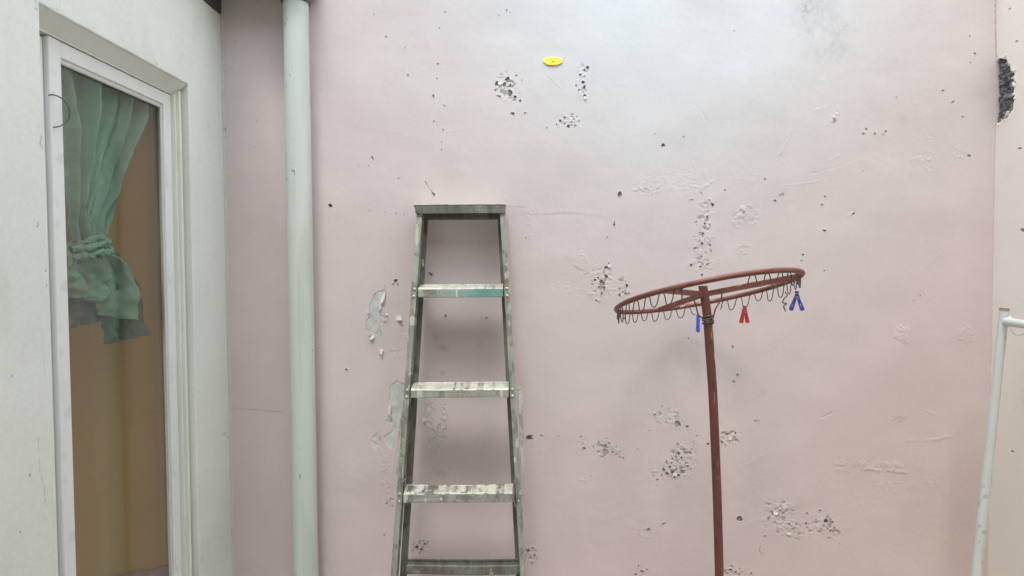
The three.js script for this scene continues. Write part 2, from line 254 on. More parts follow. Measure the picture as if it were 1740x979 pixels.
crease([[1405,275],[1420,268],[1430,262]], .003, .0012); crease([[1380,295],[1420,285],[1445,275]], .003, -.001); crease([[1340,315],[1380,310],[1400,305]], .003, .001);
crease([[1172,315],[1195,320],[1215,305]], .003, .0014); crease([[1555,690],[1590,705]], .004, .0012); crease([[1395,710],[1420,700]], .004, -.0012);
crease([[1575,452],[1605,425]], .003, .0012); crease([[860,350],[892,353]], .0012, -.0006, [.4, .33, .32], .6);
crease([[1540,750],[1580,748],[1620,742]], .005, .0016); crease([[1270,790],[1300,772]], .004, .0012); crease([[985,815],[1010,822]], .004, .001);
for (const [px, py, r] of [[988, 448, 15], [1535, 566, 13], [1640, 567, 14], [700, 575, 11]]) {       // old round patches under the paint
  const [x, y] = wp(px, py), R = r * PXM;
  around(x, y, R * 1.6, (u, v, k) => { const d = Math.hypot((u - x) / (R * .95), (v - y) / (R * 1.1)) + .9 * fbm(u * 45, v * 45, 3, 51); wallH[k] += .0008 * sstep(1.15, .85, d) + .0010 * fbm(u * 130, v * 130, 2, 52) * sstep(1.2, .8, d); });
}
{ // cream paint of the house wall lapping raggedly round the corner
  for (let j = 0; j < WN; j++) { const y = WY + (j + .5) * TX, lim = XL + .004 + .006 * Math.max(0, fbm(y * 40, 3, 4, 55)); for (let i = 0; i < WN; i++) { const x = WX + (i + .5) * TX; if (x > lim + .002) break; const k = j * WN + i; mixC(k, [.70, .70, .63], sstep(lim + .0015, lim, x)); if (x > lim - .002) wallH[k] += .0006; } }
}
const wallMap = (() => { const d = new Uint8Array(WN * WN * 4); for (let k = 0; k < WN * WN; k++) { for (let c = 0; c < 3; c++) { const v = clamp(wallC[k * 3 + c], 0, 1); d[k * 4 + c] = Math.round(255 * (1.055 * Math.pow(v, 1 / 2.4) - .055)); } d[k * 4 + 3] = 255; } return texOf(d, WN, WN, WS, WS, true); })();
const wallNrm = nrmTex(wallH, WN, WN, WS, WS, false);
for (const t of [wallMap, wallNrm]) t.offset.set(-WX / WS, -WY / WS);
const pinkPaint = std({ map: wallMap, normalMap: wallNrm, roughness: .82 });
// plain pink plaster relief and bare concrete, tiled
const concreteH = field(512, 512, .4, .4, tileF((x, y) => .005 * fbm(x * 60, y * 60, 5, 61), .4, .4));
const concrete = std({ map: colTex(512, 512, (x, y) => { const n = fbm(x * 50, y * 50, 5, 62), c = .24 * (1 + 1.2 * n); return [c * 1.04, c, c * .95]; }, .4, .4), normalMap: nrmTex(concreteH, 512, 512, .4, .4), roughness: .95 });

function outline(pts) { const s = new THREE.Shape(); pts.forEach(([x, y], i) => i ? s.lineTo(x, y) : s.moveTo(x, y)); s.closePath(); return s; }
function holePath(pts) { const s = new THREE.Path(); pts.forEach(([x, y], i) => i ? s.lineTo(x, y) : s.moveTo(x, y)); s.closePath(); return s; }
const backWall = tag(base('back_wall', V(0, 0, 0)), 'pale pink plastered wall with pits and peeling paint behind the ladder', 'wall');
{
  const s = outline([[XL - .12, 0], [XR + .15, 0], [XR + .15, WALL_TOP], [XL - .12, WALL_TOP]]);
  for (const p of pits) s.holes.push(holePath(pitOutline(p)));
  const g = new THREE.ExtrudeGeometry(s, { depth: .0045, bevelEnabled: false, curveSegments: 1 }).translate(0, 0, ZB - .0045);
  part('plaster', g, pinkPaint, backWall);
  part('masonry', box(XL - .12, XR + .15, 0, WALL_TOP, ZB - .16, ZB - .0045), concrete, backWall);
  // curled scales of paint standing off the wall [x, y, w, h, turn, lift]
  const flakeMat = std({ color: rgb(.74, .68, .67), roughness: .8, side: THREE.DoubleSide });
  const rf = mulberry(5);
  for (const [px, py, w, h, turn, lift] of [[651,506,6,18,-.35,9],[646,520,4,12,-.2,6],[678,540,12,9,.2,12],[627,566,8,9,.5,10],[632,573,6,8,-.6,8],[625,529,6,7,.3,9],[648,597,7,9,-.2,9],[652,541,8,11,.6,7],[657,534,5,4,0,5],[662,697,5,16,.05,9],[644,737,4,12,.05,9],[637,746,5,8,.2,5],[721,713,9,6,.3,8],[1035,452,6,4,.3,6],[849,142,6,5,-.4,5],[994,166,5,5,0,5],[1017,509,7,5,.4,6],[866,150,5,4,.3,5],[1334,861,9,5,.5,6],[1318,872,7,5,-.5,5],[1340,906,9,5,.3,6],[1240,745,7,4,.4,5],[1262,366,7,5,.5,6],[1146,806,7,5,.2,6]]) {
    const n = 5, pos = [], uv = [], idx = [], W = w * PXM, Hh = h * PXM, c = P(px, py, ZB);
    for (let j = 0; j <= n; j++) for (let i = 0; i <= n; i++) {
      const u = i / n - .5, v = j / n - .5, ww = 1 - .45 * Math.abs(v) + .35 * vnoise(j * 1.3 + px, i * .7, 70), x = u * W * ww, y = v * Hh * (1 + .3 * vnoise(i * 1.1 + py, 4, 71));
      const z = .0006 + lift * PXM * .5 * Math.pow(clamp(.5 + u * .9 - v * .5, 0, 1), 1.8);
      pos.push(x, y, z); uv.push(x, y); if (i < n && j < n) { const a = j * (n + 1) + i; idx.push(a, a + 1, a + n + 1, a + 1, a + n + 2, a + n + 1); }
    }
    const g2 = new THREE.BufferGeometry(); g2.setAttribute('position', new THREE.Float32BufferAttribute(pos, 3)); g2.setAttribute('uv', new THREE.Float32BufferAttribute(uv, 2)); g2.setIndex(idx);
    g2.rotateZ(turn + (rf() - .5) * .3); g2.translate(c.x, c.y, ZB); g2.computeVertexNormals();
    part('paint_flake', g2, flakeMat, backWall);
  }
}

// ---------------------------------------------------------------- cream plaster shared by the side walls
const plasterH = field(1024, 1024, 1.2, 1.2, tileF((x, y) => .0035 * fbm(x * 3, y * 3, 3, 80) + .0007 * fbm(x * 14, y * 16, 3, 81) + .00010 * vnoise(x * 150, y * 150, 82) + .00007 * vnoise(x * 420, y * 420, 83), 1.2, 1.2));
const plasterN = nrmTex(plasterH, 1024, 1024, 1.2, 1.2);
function plasterMat(c, seed) { return std({ map: colTex(512, 512, tileC((x, y) => { const n = 1 + .035 * fbm(x * 4, y * 4, 4, seed) + .015 * vnoise(x * 180, y * 180, seed + 1), d = .05 * sstep(.2, .6, fbm(x * 7, y * 5, 4, seed + 2)); return [c[0] * n * (1 - d), c[1] * n * (1 - d), c[2] * n * (1 - d * 1.4)]; }, 1.2), 1.2, 1.2), normalMap: plasterN, roughness: .8 }); }
function tileC(f, s) { return (x, y) => { const u = sstep(0, 1, x / s), v = sstep(0, 1, y / s), a = f(x, y), b = f(x + s, y), c = f(x, y + s), d = f(x + s, y + s); return [0, 1, 2].map(q => (a[q] * u + b[q] * (1 - u)) * v + (c[q] * u + d[q] * (1 - u)) * (1 - v)); }; }
const creamLeft = plasterMat([.77, .785, .71], 90), creamRight = plasterMat([.88, .815, .735], 95);

// ---------------------------------------------------------------- house wall on the left, with its glazed door
const FRX = XL - .045, GX = FRX - .013;                          // face of the door frame, of the pane
const cTopFar = PX(318, 145, XL), cTopNear = PX(70, 12, XL), cBotFar = PX(340, 979, XL);
const fFar = PX(293, 161, FRX), fNear = PX(82, 62, FRX);
const recTop = (cTopFar.y + cTopNear.y) / 2, recFar = (cTopFar.z + cBotFar.z) / 2, recNear = cTopNear.z;
const frTop = (fFar.y + fNear.y) / 2, frFar = recFar + .004, frNear = fNear.z, HOUSE_TOP = P(374, 24, ZB).y;
console.log('door', recTop, recFar, recNear, frTop, fFar.z, frNear, 'walls', XL, XR, HOUSE_TOP);
const houseWall = tag(base('house_wall', V(0, 0, 0)), 'cream plastered house wall on the left with a recessed glazed door', 'wall');
const WT = .14;
// its paint and relief in view: chips, hairline cracks, blisters beside the recess and the corner
const creamHouse = (() => {
  const nx = 1024, ny = 1024, sx = 1.5, sy = 2.3, z0 = -2.6, y0 = .25, C = new Float32Array(nx * ny * 3), H = new Float32Array(nx * ny);
  for (let j = 0; j < ny; j++) for (let i = 0; i < nx; i++) {
    const z = z0 + (i + .5) / nx * sx, y = y0 + (j + .5) / ny * sy, k = j * nx + i, n = 1 + .04 * fbm(z * 4, y * 4, 4, 300) + .03 * vnoise(z * 210, y * 210, 301) + .015 * vnoise(z * 90, y * 90, 302), d = .07 * sstep(.1, .5, fbm(z * 6, y * 3.5, 4, 303)) + .08 * sstep(1.0, .4, y) * (.5 + fbm(z * 8, y * 8, 3, 304));
    const c = [.765, .79, .73]; for (let q = 0; q < 3; q++) C[k * 3 + q] = c[q] * n * (1 - d * [1, 1, 1.5][q]);
    H[k] = .0045 * fbm(z * 3, y * 3, 3, 305) + .0009 * fbm(z * 13, y * 15, 3, 306) + .00008 * vnoise(z * 150, y * 150, 307);
  }
  const near = (p, R, f) => { const i0 = Math.max(0, Math.floor((p.z - R - z0) / sx * nx)), i1 = Math.min(nx - 1, Math.ceil((p.z + R - z0) / sx * nx)), j0 = Math.max(0, Math.floor((p.y - R - y0) / sy * ny)), j1 = Math.min(ny - 1, Math.ceil((p.y + R - y0) / sy * ny)); for (let j = j0; j <= j1; j++) for (let i = i0; i <= i1; i++) f(z0 + (i + .5) / nx * sx, y0 + (j + .5) / ny * sy, j * nx + i); };
  const mix = (k, c, t) => { for (let q = 0; q < 3; q++) C[k * 3 + q] = lerp(C[k * 3 + q], c[q], t); };
  for (const [px, py, R] of [[266,109,4],[64,383,4],[83,382,4.5],[74,250,3],[50,808,3],[79,485,3],[324,379,4],[330,565,3],[61,16,4],[20,640,2.5],[77,460,3],[380,75,3],[34,905,2]]) { const p = PX(px, py, XL), a = R * .0011; near(p, a * 2, (z, y, k) => { const d = Math.hypot(z - p.z, y - p.y) / a + .6 * vnoise(z * 300, y * 300, 308); if (d < 1) { mix(k, [.33, .32, .28], .8 * sstep(1, .6, d)); H[k] -= .0012; } }); }
  const crack = (pts, w, t) => { const q = pts.map(([a, b]) => PX(a, b, XL)); for (let n = 0; n + 1 < q.length; n++) { const A = q[n], B = q[n + 1], L = A.distanceTo(B), M = A.clone().lerp(B, .5); near(M, L / 2 + .01, (z, y, k) => { const u = clamp(((z - A.z) * (B.z - A.z) + (y - A.y) * (B.y - A.y)) / L / L, 0, 1), d = Math.hypot(z - lerp(A.z, B.z, u), y - lerp(A.y, B.y, u)) + w * vnoise(z * 120, y * 120, 309), e = Math.exp(-d * d / w / w); mix(k, [.42, .41, .36], t * e); H[k] -= .0007 * e; }); } };
  crack([[65,745],[67,800],[75,830],[77,860]], .0013, .5); crack([[70,232],[68,245],[76,258]], .0016, .7); crack([[376,742],[381,736],[388,744]], .0016, .8); crack([[60,2],[63,10]], .0016, .7); crack([[72,560],[75,640]], .001, .3); crack([[95,15],[110,24]], .002, .4);
  for (const [px, py, rx, ry, s] of [[375,905,.05,.04,1],[72,230,.02,.05,.7],[76,470,.02,.06,.5],[108,20,.04,.03,.7],[356,690,.04,.05,.5],[330,960,.04,.05,.8],[386,560,.02,.5,.5],[386,250,.015,.4,.5]]) { const p = PX(px, py, XL); near(p, Math.max(rx, ry) * 1.3, (z, y, k) => { const m = sstep(1.2, .3, Math.hypot((z - p.z) / rx, (y - p.y) / ry) + .4 * vnoise(z * 50, y * 50, 310)); if (m > 0) { const n = fbm(z * 70, y * 70, 3, 311); H[k] += s * m * (.0011 * sstep(0, .12, n - .1) + .0007 * n); } }); }
  const m = colTex(nx, ny, (a, b, i, j) => { const k = (j * nx + i) * 3; return [C[k], C[k + 1], C[k + 2]]; }, sx, sy), nm = nrmTex(H, nx, ny, sx, sy, false);
  for (const t of [m, nm]) t.offset.set(-(z0 + 1.3) / sx, -y0 / sy);
  return std({ map: m, normalMap: nm, roughness: .8 });
})();
{
  // drawn in (distance, height), then stood up along the yard
  const rz = mulberry(9), wob = (a, b, n) => { const o = []; for (let i = 1; i < n; i++) o.push([lerp(a[0], b[0], i / n) + (rz() - .5) * .0016, lerp(a[1], b[1], i / n) + (rz() - .5) * .0016]); return o; };
  const A = [-recFar, .06], B = [-recFar, recTop], C = [-recNear, recTop], D = [-recNear, .06];
  const s = outline([[-ZF, 0], [-ZB, 0], [-ZB, HOUSE_TOP], [-ZF, HOUSE_TOP]]);
  const bs = .005, ring = [A, ...wob(A, B, 40), B, ...wob(B, C, 16), C, ...wob(C, D, 20), D];
  s.holes.push(holePath(ring.map(([u, v]) => [u + (u < (-recFar - recNear) / 2 ? -bs : bs), v < .1 ? v : v + (v > recTop - .01 ? bs : 0)])));
  const g = new THREE.ExtrudeGeometry(s, { depth: WT - .01, bevelEnabled: true, bevelSize: .005, bevelThickness: .005, bevelOffset: -.005, bevelSegments: 3 });
  g.translate(0, 0, -WT + .005).applyMatrix4(new THREE.Matrix4().makeBasis(V(0, 0, -1), V(0, 1, 0), V(1, 0, 0))).translate(XL, 0, 0);
  part('plaster', triUV(g), creamHouse, houseWall);
  // sloping underside of the recess, and the stepped reveal beside the door
  const soff = outline([[XL - .004, recTop + .004], [FRX + .001, frTop + .0045], [FRX + .001, frTop + .002], [XL - WT + .01, frTop + .002], [XL - WT + .01, recTop + .004]]);
  part('lintel', triUV(new THREE.ExtrudeGeometry(soff, { depth: recNear - recFar, bevelEnabled: false }).translate(0, 0, recFar)), creamLeft, houseWall);
  part('reveal_moulding', [box(FRX - .06, XL - .022, .06, frTop + .015, recFar + .001, recFar + .012, .003), box(FRX - .06, FRX + .012, .06, frTop + .01, recFar + .0125, recFar + .02, .002)], creamLeft, houseWall);
}
const whiteH = field(256, 256, .3, .3, tileF((x, y) => .0002 * fbm(x * 90, y * 12, 3, 100) + .00005 * vnoise(x * 500, y * 500, 101), .3, .3));
const frameWhite = std({ map: colTex(256, 256, tileC((x, y) => { const n = 1 + .05 * fbm(x * 20, y * 8, 4, 102) - .12 * sstep(.32, .5, fbm(x * 40, y * 20, 3, 103)); return [.80 * n, .82 * n, .80 * n]; }, .3), .3, .3), normalMap: nrmTex(whiteH, 256, 256, .3, .3), roughness: .45 });
const FZ0 = recFar + .021, FZ1 = recNear - .02, FW = .062;
const gNear = PX(103, 300, FRX - .01).z, gFar = PX(271, 300, FRX - .012).z, gTop = (PX(103, 107, FRX).y + PX(272, 181, FRX).y) / 2;
{
  const d0 = FRX - .022;
  const door = part('glazed_door', [
    box(d0, FRX, .06, frTop, gNear, frNear, .004), box(d0, FRX, .06, frTop, FZ0, gFar - .012, .004),
    box(d0 + .001, FRX - .0005, gTop + .012, frTop - .0005, gFar - .013, gNear + .001, .004), box(d0 + .001, FRX - .0005, .0605, .16, gFar - .013, gNear + .001, .004),
  ], frameWhite, houseWall);
  tag(door, 'white framed glazed door in a recess');
  part('glazing_bead', [box(GX + .001, FRX - .005, .16, gTop + .012, gFar - .0125, gFar - .003, .003), box(GX + .0005, FRX - .0045, gTop, gTop + .0125, gFar - .003, gNear, .003), box(GX + .001, FRX - .005, .16, gTop, gNear - .004, gNear, .003)], std({ color: rgb(.62, .62, .57), roughness: .5 }), door);
  part('frame_post', box(d0 - .02, FRX - .012, .06, frTop - .004, frNear + .003, recNear - .004, .003), frameWhite, door);
  const glass = new THREE.MeshPhysicalMaterial({ color: rgb(.97, .98, .97), transmission: 1, thickness: 0, roughness: .02, ior: 1.4 });
  part('glass_pane', box(GX - .004, GX, .158, gTop + .011, gFar - .011, gNear + .002), glass, door);
  // stiff wire looped round the stile as a pull
  const w = (px, py, x) => PX(px, py, x);
  part('wire_loop', tube([w(81, 163, FRX - .008), w(86, 161, FRX + .002), w(97, 163, FRX + .012), w(110, 172, FRX + .022), w(118, 188, FRX + .026), w(116, 203, FRX + .02), w(105, 213, FRX + .01), w(94, 216, FRX + .004), w(83, 216, FRX - .008)], .0017, 60, 8), std({ color: rgb(.16, .15, .14), metalness: .6, roughness: .5 }), door);
}
// ---------------------------------------------------------------- room behind the glazed door
{
  const x0 = -2.5, x1 = XL - WT, z0 = -2.78, z1 = -.45, ch = HOUSE_TOP - .02;
  const brownMap = colTex(512, 512, tileC((x, y) => { const n = 1 + .12 * fbm(x * 5, y * 3, 4, 110) + .08 * vnoise(x * 220, y * 220, 111); return [.315 * n, .185 * n, .055 * n]; }, 1), 1, 1);
  const brown = std({ map: brownMap, roughness: .75 });
  const room = std({ color: rgb(.62, .48, .34), roughness: .9 });
  const st = (n, g, m) => tag(solo(n, g, m), null, null, null, 'structure');
  const partition = st('interior_partition', box(0, .92, .54, ch, -.04, 0), brown);
  const far = V(GX - .012, 0, recFar + .02); partition.rotation.y = .451; partition.position.set(far.x - .92 * Math.cos(.451), 0, far.z + .92 * Math.sin(.451));
  const sk = outline([[0, 0], [.92, 0], [.92, .55], [.85, .541], [.76, .547], [.6, .539], [.4, .545], [0, .54]]);
  part('skirting', triUV(new THREE.ExtrudeGeometry(sk, { depth: .05, bevelEnabled: false }).translate(0, 0, -.04)), std({ map: colTex(256, 256, tileC((x, y) => { const n = 1 + .8 * fbm(x * 30, y * 30, 4, 112); return [.20 * n, .13 * n, .11 * n]; }, .5), .5, .5), roughness: .9 }), partition);
  st('interior_floor', box(x0 - .1, x1, -.1, 0, z0, z1), std({ color: rgb(.4, .36, .3), roughness: .7 }));
  st('interior_ceiling', box(x0 - .1, x1, ch, ch + .1, z0, z1), room);
  st('interior_wall', [box(x0 - .1, x0, 0, ch, z0, z1), box(x0, x1, ch - .2, ch, z1, z1 + .1), box(x0, x1, 0, .12, z1, z1 + .1), box(x1 - .18, x1, .12, ch - .2, z1, z1 + .1)], room);  // unseen end wall left wide open, an opening added to light the partition
  st('interior_wall', box(x1, XL - WT + .1, 0, ch + .1, z0 - .05, ZB - .001), room);
}
// ---------------------------------------------------------------- green curtain tied in a knot behind the pane
{
  const CX = GX - .042;
  const clothH = field(256, 256, .05, .05, (x, y) => .00012 * (Math.sin(x * 2 * Math.PI / .00156) + Math.sin(y * 2 * Math.PI / .00156)));
  const tintC = [.125, .23, .15];
  const green = new THREE.MeshPhysicalMaterial({ map: colTex(512, 512, tileC((x, y) => { const n = 1 + .3 * fbm(x * 12, y * 8, 4, 120) + .12 * vnoise(x * 260, y * 260, 128), w = sstep(.05, .45, fbm(x * 30, y * 30, 4, 121)) * .16; return [lerp(tintC[0] * n, .42, w), lerp(tintC[1] * n, .5, w), lerp(tintC[2] * n, .42, w)]; }, .5), .5, .5), roughness: .9, sheen: .12, sheenRoughness: .7, sheenColor: rgb(.5, .7, .55), side: THREE.DoubleSide });
  const greenShaded = green.clone(); greenShaded.color = rgb(.42, .42, .42);  // same cloth darkened, shade painted into the back layer of the tail
  // rows: [[xl, yl], [xr, yr]] in pixels; the cloth runs between them with folds of depth amp
  function cloth(rows, folds, ampF, seed, dx = 0, n = 90, m = 60) {
    const R = rows.map(([a, b]) => [PX(a[0], a[1], CX + dx), PX(b[0], b[1], CX + dx)]);
    const cl = new THREE.CatmullRomCurve3(R.map(r => r[0])), cr = new THREE.CatmullRomCurve3(R.map(r => r[1]));
    const pos = [], uv = [], idx = [];
    for (let j = 0; j <= m; j++) {
      const v = j / m, a = cl.getPoint(v), b = cr.getPoint(v), wdt = a.distanceTo(b);
      for (let i = 0; i <= n; i++) {
        const u = i / n, am = ampF(v, u);
        const ph = 2 * Math.PI * folds * (u + .06 * vnoise(u * 4 + seed, v * 2, 122)) + .8 * vnoise(v * 3, seed, 123);
        const p = a.clone().lerp(b, u); p.x += am * (Math.sin(ph) + .35 * Math.sin(ph * 2.3 + seed)) + .008 * vnoise(u * 7 + seed, v * 9, 124) + .005 * fbm(u * 16 + v * 9 + seed, v * 22 - u * 5, 3, 127); p.z += am * .25 * Math.cos(ph);
        pos.push(p.x, p.y, p.z); uv.push(u * .9 + seed, v * 1.1); if (i < n && j < m) { const q = j * (n + 1) + i; idx.push(q, q + 1, q + n + 1, q + 1, q + n + 2, q + n + 1); }
      }
    }
    const g = new THREE.BufferGeometry(); g.setAttribute('position', new THREE.Float32BufferAttribute(pos, 3)); g.setAttribute('uv', new THREE.Float32BufferAttribute(uv, 2)); g.setIndex(idx); g.computeVertexNormals(); return g;
  }
  const kn = PX(160, 420, CX);
  const cur = tag(base('curtain', V(CX, 0, kn.z)), 'green cloth curtain tied in a knot behind the door glass', 'curtain');
  const put = (n, g, m) => part(n, (Array.isArray(g) ? g : [g]).map(q => q.translate(-CX, 0, -kn.z)), m, cur);
  put('upper_drape', cloth([[[96, 88], [268, 168]], [[100, 150], [255, 200]], [[103, 220], [228, 262]], [[106, 290], [206, 318]], [[112, 350], [180, 365]], [[122, 405], [166, 408]], [[126, 432], [168, 430]]], 5, (v, u) => lerp(.025, .013, v), 3, 0, 130, 70), green);
  put('tail', [cloth([[[118, 412], [160, 415]], [[112, 450], [170, 450]], [[112, 480], [172, 486]], [[118, 505], [166, 512]]], 1.4, v => lerp(.008, .018, v), 8, .012, 60, 40), cloth([[[146, 416], [188, 424]], [[160, 445], [215, 452]], [[166, 490], [230, 488]], [[168, 535], [232, 545]]], 1.5, v => lerp(.008, .017, v), 11, .014, 60, 40)], green);
  put('tail_back', [cloth([[[118, 470], [168, 478]], [[116, 515], [168, 520]], [[118, 558], [172, 546]]], 2, () => .010, 15, -.005, 50, 30), cloth([[[166, 440], [208, 450]], [[172, 500], [234, 500]], [[178, 555], [243, 545]], [[182, 585], [246, 570]]], 2.2, () => .009, 19, -.006, 50, 36)], greenShaded);
  // the knot: a wrinkled band drawn tight round the gather
  const bands = [];
  for (const [a, b, r, o] of [[[118, 424], [180, 412], .011, .010], [[122, 436], [187, 426], .009, .018], [[128, 414], [172, 400], .008, .010]]) {
    const A = PX(...a, CX + o), B = PX(...b, CX + o), pts = []; for (let i = 0; i <= 8; i++) { const t = i / 8, p = A.clone().lerp(B, t); p.x += .024 * Math.sin(Math.PI * t); p.y += .004 * vnoise(i * .9, r * 900, 125); pts.push(p); }
    const g = tube(pts, r, 48, 20), q = g.attributes.position, nn = g.attributes.normal; for (let i = 0; i < q.count; i++) { const d = .008 * fbm(q.getY(i) * 170 + q.getZ(i) * 60, q.getZ(i) * 90 - q.getY(i) * 40, 3, 126); q.setXYZ(i, q.getX(i) + nn.getX(i) * d, q.getY(i) + nn.getY(i) * d, q.getZ(i) + nn.getZ(i) * d); } g.computeVertexNormals(); bands.push(g);
  }
  put('knot', bands, green);
}

// ---------------------------------------------------------------- eave over the house wall
const darkWood = std({ color: rgb(.09, .085, .08), roughness: .8 });
{
  const e = tag(base('roof_eave', V(XL, HOUSE_TOP, ZB)), 'dark roof edge above the cream house wall in the top left corner', 'roof edge');
  part('wall_plate', box(-.2, .004, .001, .07, .002, 4.0), darkWood, e);
  part('soffit', box(-1.6, .07, .0705, .13, .002, 4.0), std({ color: rgb(.3, .29, .28), roughness: .9 }), e);
  part('gutter', box(.072, P(530, 0, ZB + .1).x - XL, .058, .16, .002, .15, .01), std({ color: rgb(.16, .155, .15), roughness: .7 }), e);
}
// ---------------------------------------------------------------- right wall
const rightWall = tag(base('side_wall', V(0, 0, 0)), 'cream plastered side wall on the right with a broken patch of bare concrete', 'wall');
{
  const W = (px, py) => { const p = PX(px, py, XR); return [-p.z, p.y]; };
  const edgeR = [[1697,97],[1704,100],[1709,96],[1714,104],[1716,113],[1722,122],[1722,132],[1726,143],[1724,158],[1722,170],[1722,184],[1716,192],[1712,199],[1704,203],[1699,208],[1696,212]].map(p => W(...p));
  const zb = -ZB, s = new THREE.Shape(); s.moveTo(-ZF, 0); s.lineTo(zb, 0); s.lineTo(zb, edgeR[edgeR.length - 1][1]);
  const rr = mulberry(31), fine = []; for (let i = 0; i + 1 < edgeR.length; i++) for (let t = 0; t < 4; t++) fine.push([lerp(edgeR[i][0], edgeR[i + 1][0], t / 4) + (rr() - .5) * .012, lerp(edgeR[i][1], edgeR[i + 1][1], t / 4) + (rr() - .5) * .005]);
  for (const [u, v] of fine.reverse()) s.lineTo(Math.min(u, zb - .001), v);
  s.lineTo(zb, edgeR[0][1]); s.lineTo(zb, WALL_TOP); s.lineTo(-ZF, WALL_TOP); s.closePath();
  for (const [px, py, r] of [[1733, 252, 2], [1739, 391, 3], [1716, 15, 1.6], [1728, 70, 1.4], [1721, 767, 1.8], [1708, 540, 1.2]]) { const [u, v] = W(px, py), R = r * PXM, o = []; for (let i = 0; i < 9; i++) { const t = i / 9 * 6.283, k = 1 + .3 * vnoise(i, px, 72); o.push([u + Math.cos(t) * R * 2.2 * k, v + Math.sin(t) * R * k]); } s.holes.push(holePath(o)); }
  const g = new THREE.ExtrudeGeometry(s, { depth: .014, bevelEnabled: false }).applyMatrix4(new THREE.Matrix4().makeBasis(V(0, 0, -1), V(0, 1, 0), V(1, 0, 0))).translate(XR, 0, 0);
  part('plaster', triUV(g), creamRight, rightWall);
  part('masonry', box(XR + .014, XR + .15, 0, WALL_TOP, ZB, ZF), concrete, rightWall);
  // rough broken concrete inside the patch
  const n = 70, m = 130, pos = [], uv = [], idx = [], y0 = edgeR[edgeR.length - 1][1] - .01, y1 = edgeR[0][1] + .02;
  for (let j = 0; j <= m; j++) for (let i = 0; i <= n; i++) { const z = ZB + .001 + i / n * .16, y = lerp(y0, y1, j / m); pos.push(XR + .0125 - .0105 * Math.max(-.1, .6 * fbm(z * 55, y * 55, 3, 73) + .7 * fbm(z * 190, y * 240, 3, 76) + .2), y, z); uv.push(z, y); if (i < n && j < m) { const a = j * (n + 1) + i; idx.push(a, a + n + 1, a + 1, a + 1, a + n + 1, a + n + 2); } }
  const bg = new THREE.BufferGeometry(); bg.setAttribute('position', new THREE.Float32BufferAttribute(pos, 3)); bg.setAttribute('uv', new THREE.Float32BufferAttribute(uv, 2)); bg.setIndex(idx); bg.computeVertexNormals();
  const chalk = std({ color: rgb(.74, .70, .65), roughness: .9 }), rc = mulberry(41);
  for (let q = 0; q < 26; q++) {                                   // crumbs of plaster left hanging round the break
    const [u, v] = fine[Math.floor(rc() * fine.length)], g2 = new THREE.IcosahedronGeometry(1, 1), p2 = g2.attributes.position, sz = .003 + .006 * rc() * rc();
    for (let i = 0; i < p2.count; i++) { const k = 1 + .45 * vnoise(p2.getX(i) * 1.7 + q * 3, p2.getY(i) * 1.7 + p2.getZ(i), 77); p2.setXYZ(i, p2.getX(i) * k * .5, p2.getY(i) * k * (.6 + rc() * .0), p2.getZ(i) * k * 1.2); }
    g2.scale(sz, sz, sz).rotateX(rc() * 6).translate(XR - .0005, v + (rc() - .5) * .01, Math.max(ZB + .004, -Math.min(u, zb) + (rc() - .4) * .016)); g2.computeVertexNormals();
    part('plaster_crumb', g2, chalk, rightWall);
  }
  part('broken_patch', bg, std({ map: colTex(256, 256, tileC((x, y) => { const n = fbm(x * 60 + y * 25, y * 150 - x * 30, 4, 74), c = .14 * (1 + 1.7 * n) + .16 * sstep(.2, .45, n); return [c, c, c * .97]; }, .3), .3, .3), roughness: .97, side: THREE.DoubleSide }), rightWall);
}
// walls and floor of the yard behind and under the camera
{
  const st = (n, g, m) => tag(solo(n, g, m), null, null, null, 'structure');
  st('yard_floor', box(XL - WT, XR + .15, -.1, -.0005, ZB - .16, ZF + .15), std({ color: rgb(.52, .475, .41), roughness: .85 }));
  st('rear_wall', box(XL - WT, XR + .15, 0, WALL_TOP, ZF, ZF + .15), plasterMat([.74, .68, .62], 130));
  const sheet = std({ color: rgb(.35, .34, .33), roughness: .7 });
  st('added_roof_sheet', box(XL - 1.6, XL - .3, WALL_TOP + .002, WALL_TOP + .06, ZB + .002, ZF + .3), sheet);  // both roof sheets are unseen, added to shape the light into the yard
  st('added_roof_sheet', box(XL - .298, XR + .4, WALL_TOP + .002, WALL_TOP + .06, -.15, ZF + .3), sheet);
  st('upper_wall', box(XL - 1.6, XL - 1.5, HOUSE_TOP + .13, WALL_TOP, ZB - .15, ZF + .3), sheet);
}

// ---------------------------------------------------------------- downpipe
{
  const z = ZB + .058, a = P(501, 2, z), b = P(521.5, 979, z), ax = (a.x + b.x) / 2, r = (P(522.5, 200, z).x - P(480.5, 200, z).x) / 2;
  const pm = std({ map: colTex(256, 1024, (x, y) => { const n = 1 + .03 * fbm(x * 30, y * 4, 4, 140), g = .10 * sstep(.1, .5, fbm(x * 18, y * 2.2, 4, 141)), k = .5 * sstep(.82, .9, vnoise(x * 110, y * 75, 142)) * sstep(.45, .65, vnoise(x * 8, y * 5, 143)); return [.62 * n * (1 - g - k), .665 * n * (1 - g * .8 - k), .61 * n * (1 - g * 1.3 - k)]; }, .3, 2.6), roughness: .38 });
  const d = tag(base('downpipe', V(ax, 0, z)), 'pale green plastic drainpipe running up the pink wall', 'drainpipe');
  const top = a.y - .005;
  part('pipe', rod(V(0, 0, 0), V(0, top + .15, 0), r, r, 48), pm, d);
  const col = new THREE.LatheGeometry([[r + .0008, 0], [r + .006, .001], [r + .007, .004], [r + .007, .05], [r + .0008, .055]].map(q => new THREE.Vector2(...q)), 48).translate(0, top - .003, 0);
  part('pipe_collar', col, std({ color: rgb(.10, .10, .095), roughness: .6 }), d);
}

